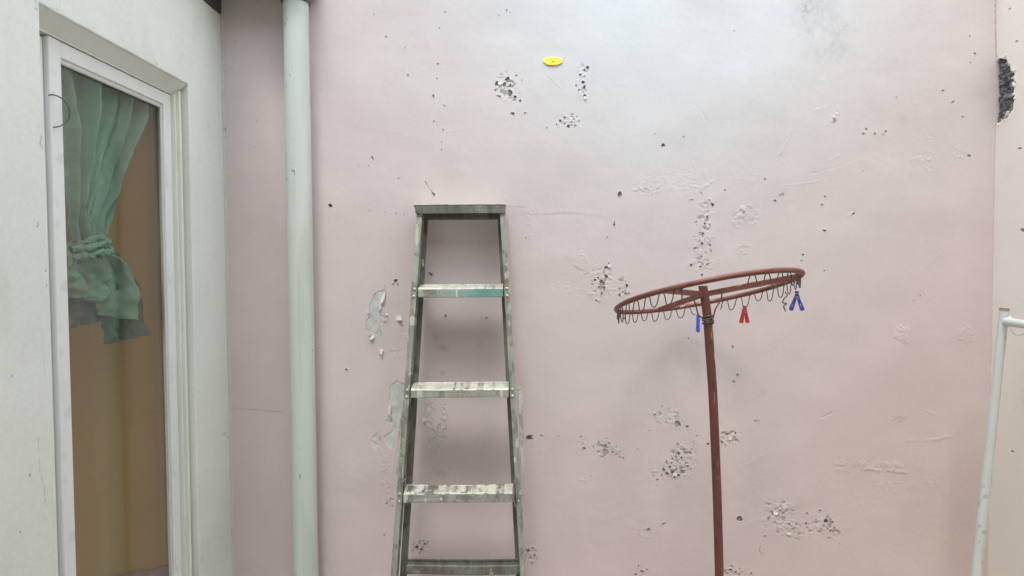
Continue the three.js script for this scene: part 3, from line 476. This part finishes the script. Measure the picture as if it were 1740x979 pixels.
// ---------------------------------------------------------------- yellow oval on the wall
{
  const c = P(939.5, 104.5, ZB), s = new THREE.Shape(); s.absellipse(0, 0, 15.2 * PXM, 6.2 * PXM, 0, Math.PI * 2);
  const o = tag(base('yellow_disc', V(c.x, c.y, ZB)), 'small flat bright yellow oval disc fixed high on the pink wall', 'disc');
  part('plate', new THREE.ExtrudeGeometry(s, { depth: .002, bevelEnabled: true, bevelSize: .001, bevelThickness: .001, bevelSegments: 3, curveSegments: 40 }).translate(0, 0, .0015), std({ color: rgb(.97, .86, .10), roughness: .5 }), o);
  const rs = new THREE.Shape(); rs.absellipse(0, 0, 16.4 * PXM, 7.3 * PXM, 0, Math.PI * 2);
  part('rim', new THREE.ExtrudeGeometry(rs, { depth: .001, bevelEnabled: false, curveSegments: 40 }).translate(0, 0, .0003), std({ color: rgb(.86, .74, .42), roughness: .6 }), o);
  part('nail_head', new THREE.SphereGeometry(.0026, 16, 10).scale(1, 1, .5).translate(.001, -.001, .0046), std({ color: rgb(.45, .36, .05), metalness: .4, roughness: .5 }), o);
}

// ---------------------------------------------------------------- aluminium step ladder, folded and leant on the wall
function splatter(w, h, sx, sy, basec, seed, o = {}) {
  const r = mulberry(seed), C = new Float32Array(w * h * 3);
  for (let j = 0; j < h; j++) for (let i = 0; i < w; i++) { const x = i / w * sx, y = j / h * sy, n = 1 + .16 * fbm(x * 24, y * 10, 4, seed) + .30 * (o.flat ? fbm(x * 9, y * 190, 4, seed + 1) : fbm(x * 210, y * 7, 4, seed + 1)) + .22 * fbm(x * 150, y * 110, 3, seed + 4), g = sstep(.0, .5, fbm(x * 12, y * 5, 4, seed + 2)) * .4, q = sstep(.05, .3, fbm(x * 48, y * 26, 4, seed + 3)) * Math.min(.9, 1.5 * (o.dirt ?? .5)), k = (j * w + i) * 3; for (let c = 0; c < 3; c++) { let v = basec[c] * n; v = lerp(v, [.30, .36, .30][c] * n, g); v = lerp(v, [.13, .12, .095][c], q); C[k + c] = v; } }
  const dab = (x, y, rx, ry, col, t) => { const i0 = Math.floor((x - rx) / sx * w), i1 = Math.ceil((x + rx) / sx * w), j0 = Math.floor((y - ry) / sy * h), j1 = Math.ceil((y + ry) / sy * h); for (let j = j0; j <= j1; j++) for (let i = i0; i <= i1; i++) { const u = (i + .5) / w * sx, v = (j + .5) / h * sy, d = Math.hypot((u - x) / rx, (v - y) / ry) + .5 * fbm(u * 180, v * 120, 3, seed + 5); if (d < 1) { const k = (((j % h) + h) % h * w + ((i % w) + w) % w) * 3; for (let c = 0; c < 3; c++) C[k + c] = lerp(C[k + c], col[c], t * sstep(1, .75, d)); } } };
  for (let n = 0; n < (o.drips ?? 60); n++) { const big = r() < .25; dab(r() * sx, r() * sy, (big ? .008 : .004) * (.5 + r()), (big ? .03 : .011) * (.4 + r()), r() < .75 ? [.66, .66, .58] : [.5, .55, .42], .5 + .4 * r()); }
  for (let n = 0; n < (o.rust ?? 8); n++) dab(r() * sx, r() * sy, .006 + .008 * r(), .005 + .008 * r(), [.22, .13, .05], .5);
  for (const [x, y, rx, ry, c, t] of o.marks ?? []) dab(x, y, rx, ry, c, t);
  const t = colTex(w, h, (x, y, i, j) => { const k = (j * w + i) * 3; return [C[k], C[k + 1], C[k + 2]]; }, sx, sy); return t;
}
const alH = field(512, 512, .3, .3, tileF((x, y) => .0004 * fbm(x * 40, y * 20, 4, 150) + .00018 * vnoise(x * 300, y * 200, 151), .3, .3)), alN = nrmTex(alH, 512, 512, .3, .3);
const alRail = std({ map: splatter(512, 1024, .4, .8, [.38, .375, .32], 160, { drips: 170, dirt: .3, rust: 16 }), normalMap: alN, metalness: .35, roughness: .52 });
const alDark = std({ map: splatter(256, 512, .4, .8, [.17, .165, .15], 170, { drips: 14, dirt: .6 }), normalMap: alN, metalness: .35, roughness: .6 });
const alFront = k => std({ map: splatter(512, 128, .42, .105, [.35, .35, .295], 180 + k, { drips: k ? 12 : 5, rust: 2, dirt: .3, flat: 1, marks: k === 0 ? [[.235, .05, .10, .06, [.14, .34, .31], .8], [.13, .05, .08, .03, [.26, .42, .36], .5], [.13, .06, .003, .06, [.68, .7, .66], .8], [.345, .06, .0025, .03, [.62, .66, .6], .7]] : [[.21, .07, .004, .012, [.7, .7, .62], .8]] }), normalMap: alN, metalness: .3, roughness: .55 });
const alTread = k => std({ map: splatter(512, 128, .42, .105, [.60, .58, .48], 190 + k, { drips: 30, rust: 9, dirt: .4 + .18 * k, flat: 1 }), normalMap: alN, metalness: .15, roughness: .6 });
{
  const lean = Math.atan2(.19, 1.70), zTop = -2.405;
  const capY = P(781, 348, zTop).y, L = capY / Math.cos(lean), cx = (P(783.5, 360, zTop).x + P(778.5, 979, -2.26).x) / 2;
  const ld = tag(base('step_ladder', V(cx, 0, zTop + Math.sin(lean) * L)), 'paint-splashed aluminium step ladder folded and leaning against the pink wall', 'ladder');
  ld.rotation.x = -lean; ld.updateMatrixWorld(true);
  const inv = ld.matrixWorld.clone().invert();
  // where the line of sight through a measured pixel meets the ladder's front plane
  const at = (px, py, dz = 0) => { const o = camera.position.clone().applyMatrix4(inv), d = ray(px, py).transformDirection(inv); return o.add(d.multiplyScalar((dz - o.z) / d.z)); };
  const xlT = at(708, 362).x, xrT = at(859, 362).x, xlB = at(664, 979).x, xrB = at(893.5, 979).x, yT = at(783, 362).y, yB = at(778, 979).y;
  const edge = (s, y) => s < 0 ? lerp(xlB, xlT, (y - yB) / (yT - yB)) : lerp(xrB, xrT, (y - yB) / (yT - yB));
  const railTop = at(781, 360).y;
  function channel(s, a, b, fw, depth, th, back) {                // C channel from a to b (outer edges), open towards the middle; fw flange, depth along z
    const o = [[0, 0], [fw, 0], [fw, -th], [th, -th], [th, -depth + th], [back ? fw : th, -depth + th], [back ? fw : th, -depth], [0, -depth]];
    const sh = outline(o.map(([x, z]) => [-s * x, z]));
    const d = b.clone().sub(a); let g = norm(new THREE.ExtrudeGeometry(sh, { depth: d.length(), steps: 40, bevelEnabled: false }));
    const q = new THREE.Matrix4(), dn = d.clone().normalize(), zx = V(0, 0, 1), xx = dn.clone().cross(zx).normalize();   // shape (x,z) -> (xx, zx), depth -> dn
    q.makeBasis(xx, zx, dn); g.applyMatrix4(q);
    const flat0 = norm(g).attributes; for (const k of ['position', 'normal', 'uv']) { const at0 = flat0[k], n = at0.itemSize, d0 = at0.array; for (let i = 0; i < d0.length; i += 3 * n) for (let c = 0; c < n; c++) { const t = d0[i + n + c]; d0[i + n + c] = d0[i + 2 * n + c]; d0[i + 2 * n + c] = t; } }   // mirrored: turn the faces round
    g.translate(a.x, a.y, a.z); return g;
  }
  for (const s of [-1, 1]) {
    const a = V(edge(s, 0), .02, 0), b = V(edge(s, railTop), railTop, 0);
    const rail = part('side_rail', triUV(channel(s, a, b, .0188, .055, .0022, true), s * .17), alRail, ld);
    part('rubber_foot', box(a.x - (s > 0 ? .03 : .004), a.x + (s > 0 ? .004 : .03), 0, .05, -.06, .004, .004), std({ color: rgb(.03, .03, .03), roughness: .8 }), rail);
  }
  // rear frame, a hand's breadth behind
  const rz = -.066, rlT = at(716, 372, rz), rlB = at(679.5, 979, rz), rrB = at(889, 979, rz), rrT = at(857, 372, rz);
  const ext = (t, b, y) => V(lerp(b.x, t.x, (y - b.y) / (t.y - b.y)), y, rz);
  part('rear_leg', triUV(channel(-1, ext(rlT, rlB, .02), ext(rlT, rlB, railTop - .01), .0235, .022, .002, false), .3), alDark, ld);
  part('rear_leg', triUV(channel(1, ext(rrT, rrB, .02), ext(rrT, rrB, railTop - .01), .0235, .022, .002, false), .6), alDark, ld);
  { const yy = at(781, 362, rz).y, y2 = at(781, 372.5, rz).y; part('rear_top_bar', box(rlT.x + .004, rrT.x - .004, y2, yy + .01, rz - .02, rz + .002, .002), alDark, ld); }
  for (const [p0, p1, p2] of [[950, 959, 973]]) {
    const A = at(690, p0, rz + .004), M = at(690, p1, rz + .004), B = at(690, p2, rz + .004), x0 = at(692, 960, rz).x, x1 = at(883, 960, rz).x;
    const pr = outline([[.0, B.y], [.016, B.y], [.019, B.y + .003], [.019, M.y], [.017, M.y + .003], [.003, M.y + .002], [.002, A.y - .004], [.006, A.y - .002], [.006, A.y + .002], [.0, A.y + .002]].map(([z, y]) => [z, y]));
    const g = new THREE.ExtrudeGeometry(pr, { depth: x1 - x0, bevelEnabled: false, steps: 30 }).applyMatrix4(new THREE.Matrix4().makeBasis(V(0, 0, 1), V(0, 1, 0), V(-1, 0, 0))).translate(x1, 0, rz + .002);
    const q = g.attributes.position; for (let i = 0; i < q.count; i++) { const t = (q.getX(i) - x0) / (x1 - x0); q.setY(i, q.getY(i) - .004 * t - .003 * Math.sin(Math.PI * t) + .001 * vnoise(t * 9, 2, 152)); } g.computeVertexNormals();
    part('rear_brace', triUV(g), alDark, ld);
  }
  // steps, their nose tipped down because the ladder stands folded
  const rivet = new THREE.SphereGeometry(.0062, 16, 10, 0, Math.PI * 2, 0, Math.PI / 2).rotateX(Math.PI / 2).scale(1, 1, .55), rivMat = std({ color: rgb(.42, .42, .38), metalness: .7, roughness: .4 });
  [[489.5, 505], [661.5, 676], [838, 854.5]].forEach(([py, pb], k) => {
    const y = at(781, py, .002).y, yb = at(781, pb, .002).y, hgt = y - yb, x0 = edge(-1, y) + .0226, x1 = edge(1, y) - .0226, tilt = [.27, .30, .24][k], dep = .068;
    // section in (z, y): nose at z = 0, ribbed tread running back and up
    const c = Math.cos(tilt), s = Math.sin(tilt), top = [], T = (u, h) => [-u * c + h * s * 0, u * s + h];
    const n = 9; for (let i = 0; i < n; i++) { const u0 = .004 + i * (dep - .006) / n, w = (dep - .006) / n; top.push(T(u0, 0), T(u0 + w * .55, 0), T(u0 + w * .6, -.0016), T(u0 + w * .95, -.0016)); }
    const tread = outline([[0, -.004], [-.0015, -.001], ...top, T(dep, 0), T(dep, -.004), [-.003, -.0045]]);
    const place = (sh) => { const g = new THREE.ExtrudeGeometry(sh, { depth: x1 - x0, bevelEnabled: false, steps: 36 }).applyMatrix4(new THREE.Matrix4().makeBasis(V(0, 0, 1), V(0, 1, 0), V(-1, 0, 0))).translate(x1, y, .002); if (k === 2) { const q = g.attributes.position; for (let i = 0; i < q.count; i++) { const t = (q.getX(i) - x0) / (x1 - x0); q.setY(i, q.getY(i) - .0035 * Math.sin(Math.PI * t) * clamp(-q.getZ(i) / .06, 0, 1)); } } return triUV(g, 0); };
    const uvo = (g) => { const uv = g.attributes.uv; for (let i = 0; i < uv.count; i++) uv.setXY(i, uv.getX(i) - x0, uv.getY(i) - yb + .02); return g; };
    const st = part('step', uvo(place(tread)), alTread(k), ld);
    part('step_apron', uvo(place(outline([[.0, -.0045], [.0, -hgt + .001], [-.002, -hgt], [-.012, -hgt], [-.012, -hgt + .002], [-.003, -hgt + .002], [-.003, -.0045]]))), alFront(k), st);
    part('step_flange', uvo(place(outline([T(dep, -.004), T(dep - .002, -.004), [T(dep, 0)[0] + .002, T(dep, 0)[1] - .028], [T(dep, 0)[0], T(dep, 0)[1] - .028]]))), alDark, st);
    for (const sd of [-1, 1]) for (const f of [.12, .92]) { const yy = y - hgt * f; part('rivet', rivet.clone().translate(edge(sd, yy) - sd * .0105, yy, .0002), rivMat, st); }
  });
  // cap
  {
    const y1 = at(781, 348.2, .008).y, y0 = at(781, 362, .008).y, xa = at(703, 348, .012).x, xb = at(859.5, 348, .012).x, xc = at(709.5, 361, .004).x, xd = at(857, 361, .004).x;
    const sh = outline([[xc, y0], [xd, y0], [xd + .002, y0 + .004], [xb, y1 - .002], [xb, y1], [xa, y1], [xa, y1 - .002], [xc - .002, y0 + .004]]);
    const cap = part('top_cap', triUV(new THREE.ExtrudeGeometry(sh, { depth: .004, bevelEnabled: true, bevelSize: .0008, bevelThickness: .0008, bevelSegments: 2 }).translate(0, 0, .003)), std({ map: alDark.map, color: rgb(.95, .95, .92), normalMap: alN, metalness: .35, roughness: .55 }), ld);
    part('cap_plate', box(xa, xb, y1 + .0003, y1 + .003, -.078, .009, .0012), alTread(0), cap);
    for (const s of [-1, 1]) part('cap_side', box(s < 0 ? xa + .004 : xb - .006, s < 0 ? xa + .006 : xb - .004, y0 + .004, y1, -.076, .003), alDark, cap);
  }
  // flat spreader bars folded along the outside of the rails
  const bar = (p, w, dz) => { const A = at(p[0], p[1], dz), B = at(p[2], p[3], dz), d = B.clone().sub(A), l = d.length(), g = new RoundedBoxGeometry(w, l, .003, 2, .0012).rotateZ(-Math.atan2(d.x, d.y)).translate((A.x + B.x) / 2, (A.y + B.y) / 2, (A.z + B.z) / 2); return triUV(g, p[0] * .01); };
  const barMat = std({ map: splatter(256, 512, .3, .6, [.52, .52, .47], 200, { drips: 50, rust: 12, dirt: .3 }), normalMap: alN, metalness: .15, roughness: .6 });
  part('spreader_bar', bar([687, 690, 671, 806], .0135, -.02), barMat, ld);
  part('spreader_bar', bar([883.5, 658, 889, 804], .0135, -.02), barMat, ld);
  // odd bits of wire twisted round the rails
  const wire = std({ color: rgb(.28, .27, .22), metalness: .4, roughness: .6 });
  const wl = (pts, r = .0013) => tube(pts.map(([x, y, z]) => at(x, y, z)), r, pts.length * 5, 6);
  part('wire_tie', wl([[876, 862, .002], [873, 848, .008], [872, 832, .012], [874, 818, .012], [877, 811, .01], [879, 822, .008], [880, 842, .006], [878, 852, .004]], .0022), wire, ld);
  part('wire_tie', wl([[877, 846, .006], [884, 842, .008], [889, 841, .01], [893, 845, .014]], .0016), wire, ld);
  part('wire_tie', wl([[674, 830, .003], [680, 823, .006], [687, 816, .004], [690, 813, -.002]], .0018), wire, ld);
  part('wire_tie', wl([[681, 702, .003], [686, 707, .005], [692, 711, .003]], .0016), wire, ld);
}

// ---------------------------------------------------------------- round clothes hanger on its stand
const redMap = (c, seed) => colTex(256, 1024, (x, y) => { const n = 1 + .22 * fbm(x * 60, y * 22, 4, seed), w = sstep(.34, .5, fbm(x * 90, y * 40, 4, seed + 1)), k = sstep(.42, .5, vnoise(x * 160, y * 46, seed + 2)) * sstep(.3, .5, vnoise(x * 30, y * 9, seed + 3)); return [lerp(c[0] * n * (1 - .5 * w), .5, k * .6), lerp(c[1] * n * (1 - .45 * w), .38, k * .6), lerp(c[2] * n * (1 - .4 * w), .34, k * .6)]; }, .2, 1.2);
{
  const ZP = -2.15, hubTop = P(1193, 487, ZP), hub = P(1196, 498, ZP), low = P(1222, 979, ZP);
  const dir = low.clone().sub(P(1214.5, 720, ZP)), foot = low.clone().addScaledVector(dir, low.y / -dir.y);
  const st = tag(base('clothes_hanger_stand', V(foot.x, 0, foot.z)), 'rusty red pole carrying a tilted hoop of wavy wire for hanging clothes', 'clothes stand');
  const loc = p => p.clone().sub(st.position);
  const poleMat = std({ map: redMap([.155, .052, .042], 210), roughness: .55, metalness: .1 }), ringMat = std({ map: redMap([.20, .072, .052], 220), roughness: .5, metalness: .15 });
  { const pp = [[1194.5, 487], [1199, 515], [1202.5, 543], [1206.5, 600], [1210.5, 655], [1215, 750], [1218.5, 840], [1222.5, 979]].map(([x, y]) => loc(P(x, y, ZP))); pp.push(loc(foot).add(V(0, .02, 0)));
    const pg = tube(pp, .0135, 120, 24), uv = pg.attributes.uv; for (let i = 0; i < uv.count; i++) uv.setXY(i, uv.getY(i) * .09, uv.getX(i) * 1.4);
    part('pole', [pg, new THREE.CylinderGeometry(.0135, .0135, .004, 24).translate(pp[0].x, pp[0].y, pp[0].z)], poleMat, st); }
  part('foot_plate', new THREE.CylinderGeometry(.2, .21, .02, 40).translate(0, .0105, 0), poleMat, st);
  // hoop
  const R = .277, C = P(1200.2, 498, ZP - .005), a = .158, b = .215, n = V(-a, 1, -b).normalize(), e1 = V(1, a, 0).normalize(), e2 = V().crossVectors(e1, n).multiplyScalar(1).normalize(); if (e2.z < 0) e2.negate();
  const ring = (f, r = R) => C.clone().addScaledVector(e1, Math.cos(f) * r).addScaledVector(e2, Math.sin(f) * r);
  const pts = []; for (let i = 0; i < 72; i++) pts.push(loc(ring(i / 72 * Math.PI * 2, R * (1 + .006 * Math.sin(i * .5)))));
  const hg = tube(pts, .0076, 200, 16, true); { const uv = hg.attributes.uv; for (let i = 0; i < uv.count; i++) uv.setXY(i, uv.getY(i) * .058, uv.getX(i) * 1.77); }
  part('hoop', hg, ringMat, st);
  const flat = (p, q, w, t) => { const d = q.clone().sub(p), l = d.length(), x = d.clone().normalize(), z = x.clone().cross(V(0, 1, 0)).normalize(), y = z.clone().cross(x), g = new RoundedBoxGeometry(l, w, t, 2, .001); const uv = g.attributes.uv; for (let i = 0; i < uv.count; i++) uv.setXY(i, uv.getY(i) * .03, uv.getX(i) * l); g.applyMatrix4(new THREE.Matrix4().makeBasis(x, y, z)); const m = p.clone().add(q).multiplyScalar(.5); return g.translate(m.x, m.y, m.z); };
  const hubL = loc(hub).add(V(0, -.004, 0));
  for (const f of [8, 128, 248]) part('spoke', flat(hubL, loc(ring(f * Math.PI / 180, R * .985)), .017, .006), ringMat, st);
  // wavy wire under the hoop
  const wireMat = std({ color: rgb(.14, .095, .08), metalness: .35, roughness: .55 });
  const K = 36;
  function wave(f0, f1, off = 0) {
    const w = [], N = Math.round((f1 - f0) / (2 * Math.PI) * K * 16);
    for (let i = 0; i <= N; i++) {
      const f = lerp(f0, f1, i / N), ph = f * K + off, wob = vnoise(f * 9, 1, 230), ff = f + .27 / K * Math.sin(2 * ph + .3 * wob), drop = .004 + .0172 * (1 - Math.cos(ph)) * (1 + .22 * wob);
      const p = ring(ff, R * (1 + .006 * vnoise(f * 14, 2, 231)) - .004); p.y -= drop; w.push(loc(p));
    }
    return tube(w, .00165, w.length * 2, 7);
  }
  const D = Math.PI / 180;
  part('wavy_wire', wave(118 * D, 275.5 * D), wireMat, st);
  part('wavy_wire', wave(293 * D, 441 * D, 2.0), wireMat, st);
  // a straight dropper at the broken end of the wave, a loose hook at the right
  const s1 = ring(117 * D); part('wire_dropper', tube([loc(s1), loc(s1.clone().add(V(.001, -.05, -.004)))], .0021, 4, 7), wireMat, st);
  const hk = ring(337 * D), H = (px, py, dz = 0) => loc(P(px, py, hk.z + dz));
  part('wire_hook', tube([H(1334, 496), H(1338, 502, .006), H(1333, 507, .01), H(1330, 514, .006), H(1337, 516, .002), H(1332, 520), H(1335, 529, -.002)], .002, 40, 7), wireMat, st);
  // wires that brace the hoop, twisted round the pole
  const zf = ZP + .02, Q = (px, py, z = zf) => loc(P(px, py, z));
  part('brace_wire', tube([Q(1174, 499), Q(1178, 506), Q(1183, 521), Q(1187, 535), Q(1194, 541)], .0024, 30, 7), wireMat, st);
  part('brace_wire', tube([Q(1227, 493), Q(1226, 506), Q(1222, 515), Q(1216, 525), Q(1212, 538), Q(1209, 541)], .0024, 30, 7), wireMat, st);
  { const cc = loc(P(1203, 543, ZP)), t = []; for (let i = 0; i <= 90; i++) { const f = i / 90 * 4 * 2 * Math.PI; t.push(V(cc.x + Math.cos(f) * .0160, cc.y + .012 - i / 90 * .026 + .002 * Math.sin(f * 1.3), cc.z + Math.sin(f) * .0160)); } part('wire_coil', tube(t, .0026, 260, 7), wireMat, st); }

  // ------------------------------------------------ pegs hanging on the wire
  function peg(label, color, top, turn, open, len) {
    const o = tag(base('clothes_peg', top), label, 'clothes peg');
    const m = new THREE.MeshPhysicalMaterial({ color, roughness: .38, clearcoat: .3, clearcoatRoughness: .4 });
    const s = new THREE.Shape(); const w = .0042; s.moveTo(-w * .6, 0); s.quadraticCurveTo(0, .004, w * .6, 0); s.lineTo(w, -len * .3); s.lineTo(w * .8, -len * .45); s.lineTo(w * 1.35, -len * .94); s.quadraticCurveTo(0, -len * 1.04, -w * 1.35, -len * .94); s.lineTo(-w * .9, -len * .5); s.closePath();
    const h = new THREE.Path(); h.absellipse(0, -len * .72, w * .45, len * .12, 0, Math.PI * 2, true); s.holes.push(h);
    const g = new THREE.ExtrudeGeometry(s, { depth: .0085, bevelEnabled: true, bevelSize: .0008, bevelThickness: .0008, bevelSegments: 2 }).translate(0, 0, -.00425);
    for (const sd of [-1, 1]) { const leg = g.clone().translate(sd * .0038, 0, 0); const pv = -len * .3; leg.translate(0, -pv, 0).rotateZ(sd * open).translate(0, pv, 0); part('peg_arm', leg, m, o); }
    const wm = std({ color: rgb(.45, .45, .45), metalness: .8, roughness: .35 });
    part('spring', [new THREE.TorusGeometry(.0042, .0009, 8, 24).translate(0, -len * .3, .0062), new THREE.TorusGeometry(.0042, .0009, 8, 24).translate(0, -len * .3, -.0062), tube([V(-.007, -len * .12, .0062), V(0, -len * .06, .0066), V(.007, -len * .12, .0062)], .0008, 12, 6)], wm, o);
    o.rotation.y = turn; return o;
  }
  peg('blue plastic peg hanging edge-on beside the red pole', rgb(.035, .09, .62), P(1186, 536, ring(263 * D).z + .004), 1.45, .12, .058);
  peg('red plastic peg hanging under the middle of the hoop', rgb(.62, .03, .035), P(1265, 521, ring(294 * D).z + .004), .1, .20, .058);
  peg('dark blue plastic peg at the right end of the hoop', rgb(.03, .075, .38), P(1354, 496, ring(352 * D).z + .01), -.15, .34, .062);
}

// ---------------------------------------------------------------- pipe rack leaning by the right wall
{
  const z = -2.27, T = P(1706.5, 529, z), B = P(1659, 979, z), d = B.clone().sub(T), F = T.clone().addScaledVector(d, T.y / -d.y);
  const rk = tag(base('pipe_rack', V(F.x, 0, F.z)), 'pale mint painted pipe rack leaning against the right side wall', 'rack');
  const loc = p => p.clone().sub(rk.position);
  const mint = std({ map: colTex(256, 1024, (x, y) => { const n = 1 + .05 * fbm(x * 60, y * 10, 4, 240), k = sstep(.45, .6, vnoise(x * 130, y * 60, 241)) * sstep(.1, .4, vnoise(x * 20, y * 6, 242)); return [lerp(.61 * n, .3, k * .5), lerp(.63 * n, .29, k * .5), lerp(.595 * n, .25, k * .5)]; }, .2, 1.3), roughness: .45 });
  part('post', rod(loc(F), loc(T), .0165, .0136, 28), mint, rk);
  part('post_end', rod(loc(T.clone().addScaledVector(d, -.001)), loc(T.clone().addScaledVector(d, -.012)), .0144, .0144, 28), std({ color: rgb(.3, .27, .2), roughness: .7 }), rk);
  const j0 = P(1706, 546, z), j1 = V(j0.x + .02, j0.y - .03, j0.z + 1.1);
  part('top_rail', rod(loc(j0), loc(j1), .0135, .0135, 24), mint, rk);
  part('post', rod(loc(F).add(V(.02, 0, 1.12)), loc(T).add(V(.02, -.03, 1.12)), .0195, .0165, 28), mint, rk);
  const wj = P(1709, 546, z); part('weld', new THREE.SphereGeometry(.016, 20, 14).scale(1.0, 1.1, .8).translate(...loc(wj).add(V(.004, 0, .008)).toArray()), mint, rk);
  const rc = P(1731, 556, z + .06), rt = []; for (let i = 0; i <= 20; i++) { const f = Math.PI * (1.02 + i / 20 * .96); rt.push(loc(V(rc.x + Math.cos(f) * .018, rc.y + Math.sin(f) * .026, rc.z + .01 * Math.cos(f)))); }
  part('hanging_loop', tube(rt, .0016, 40, 8), std({ color: rgb(.72, .66, .62), roughness: .5 }), rk);
}
renderer.render(scene, camera);
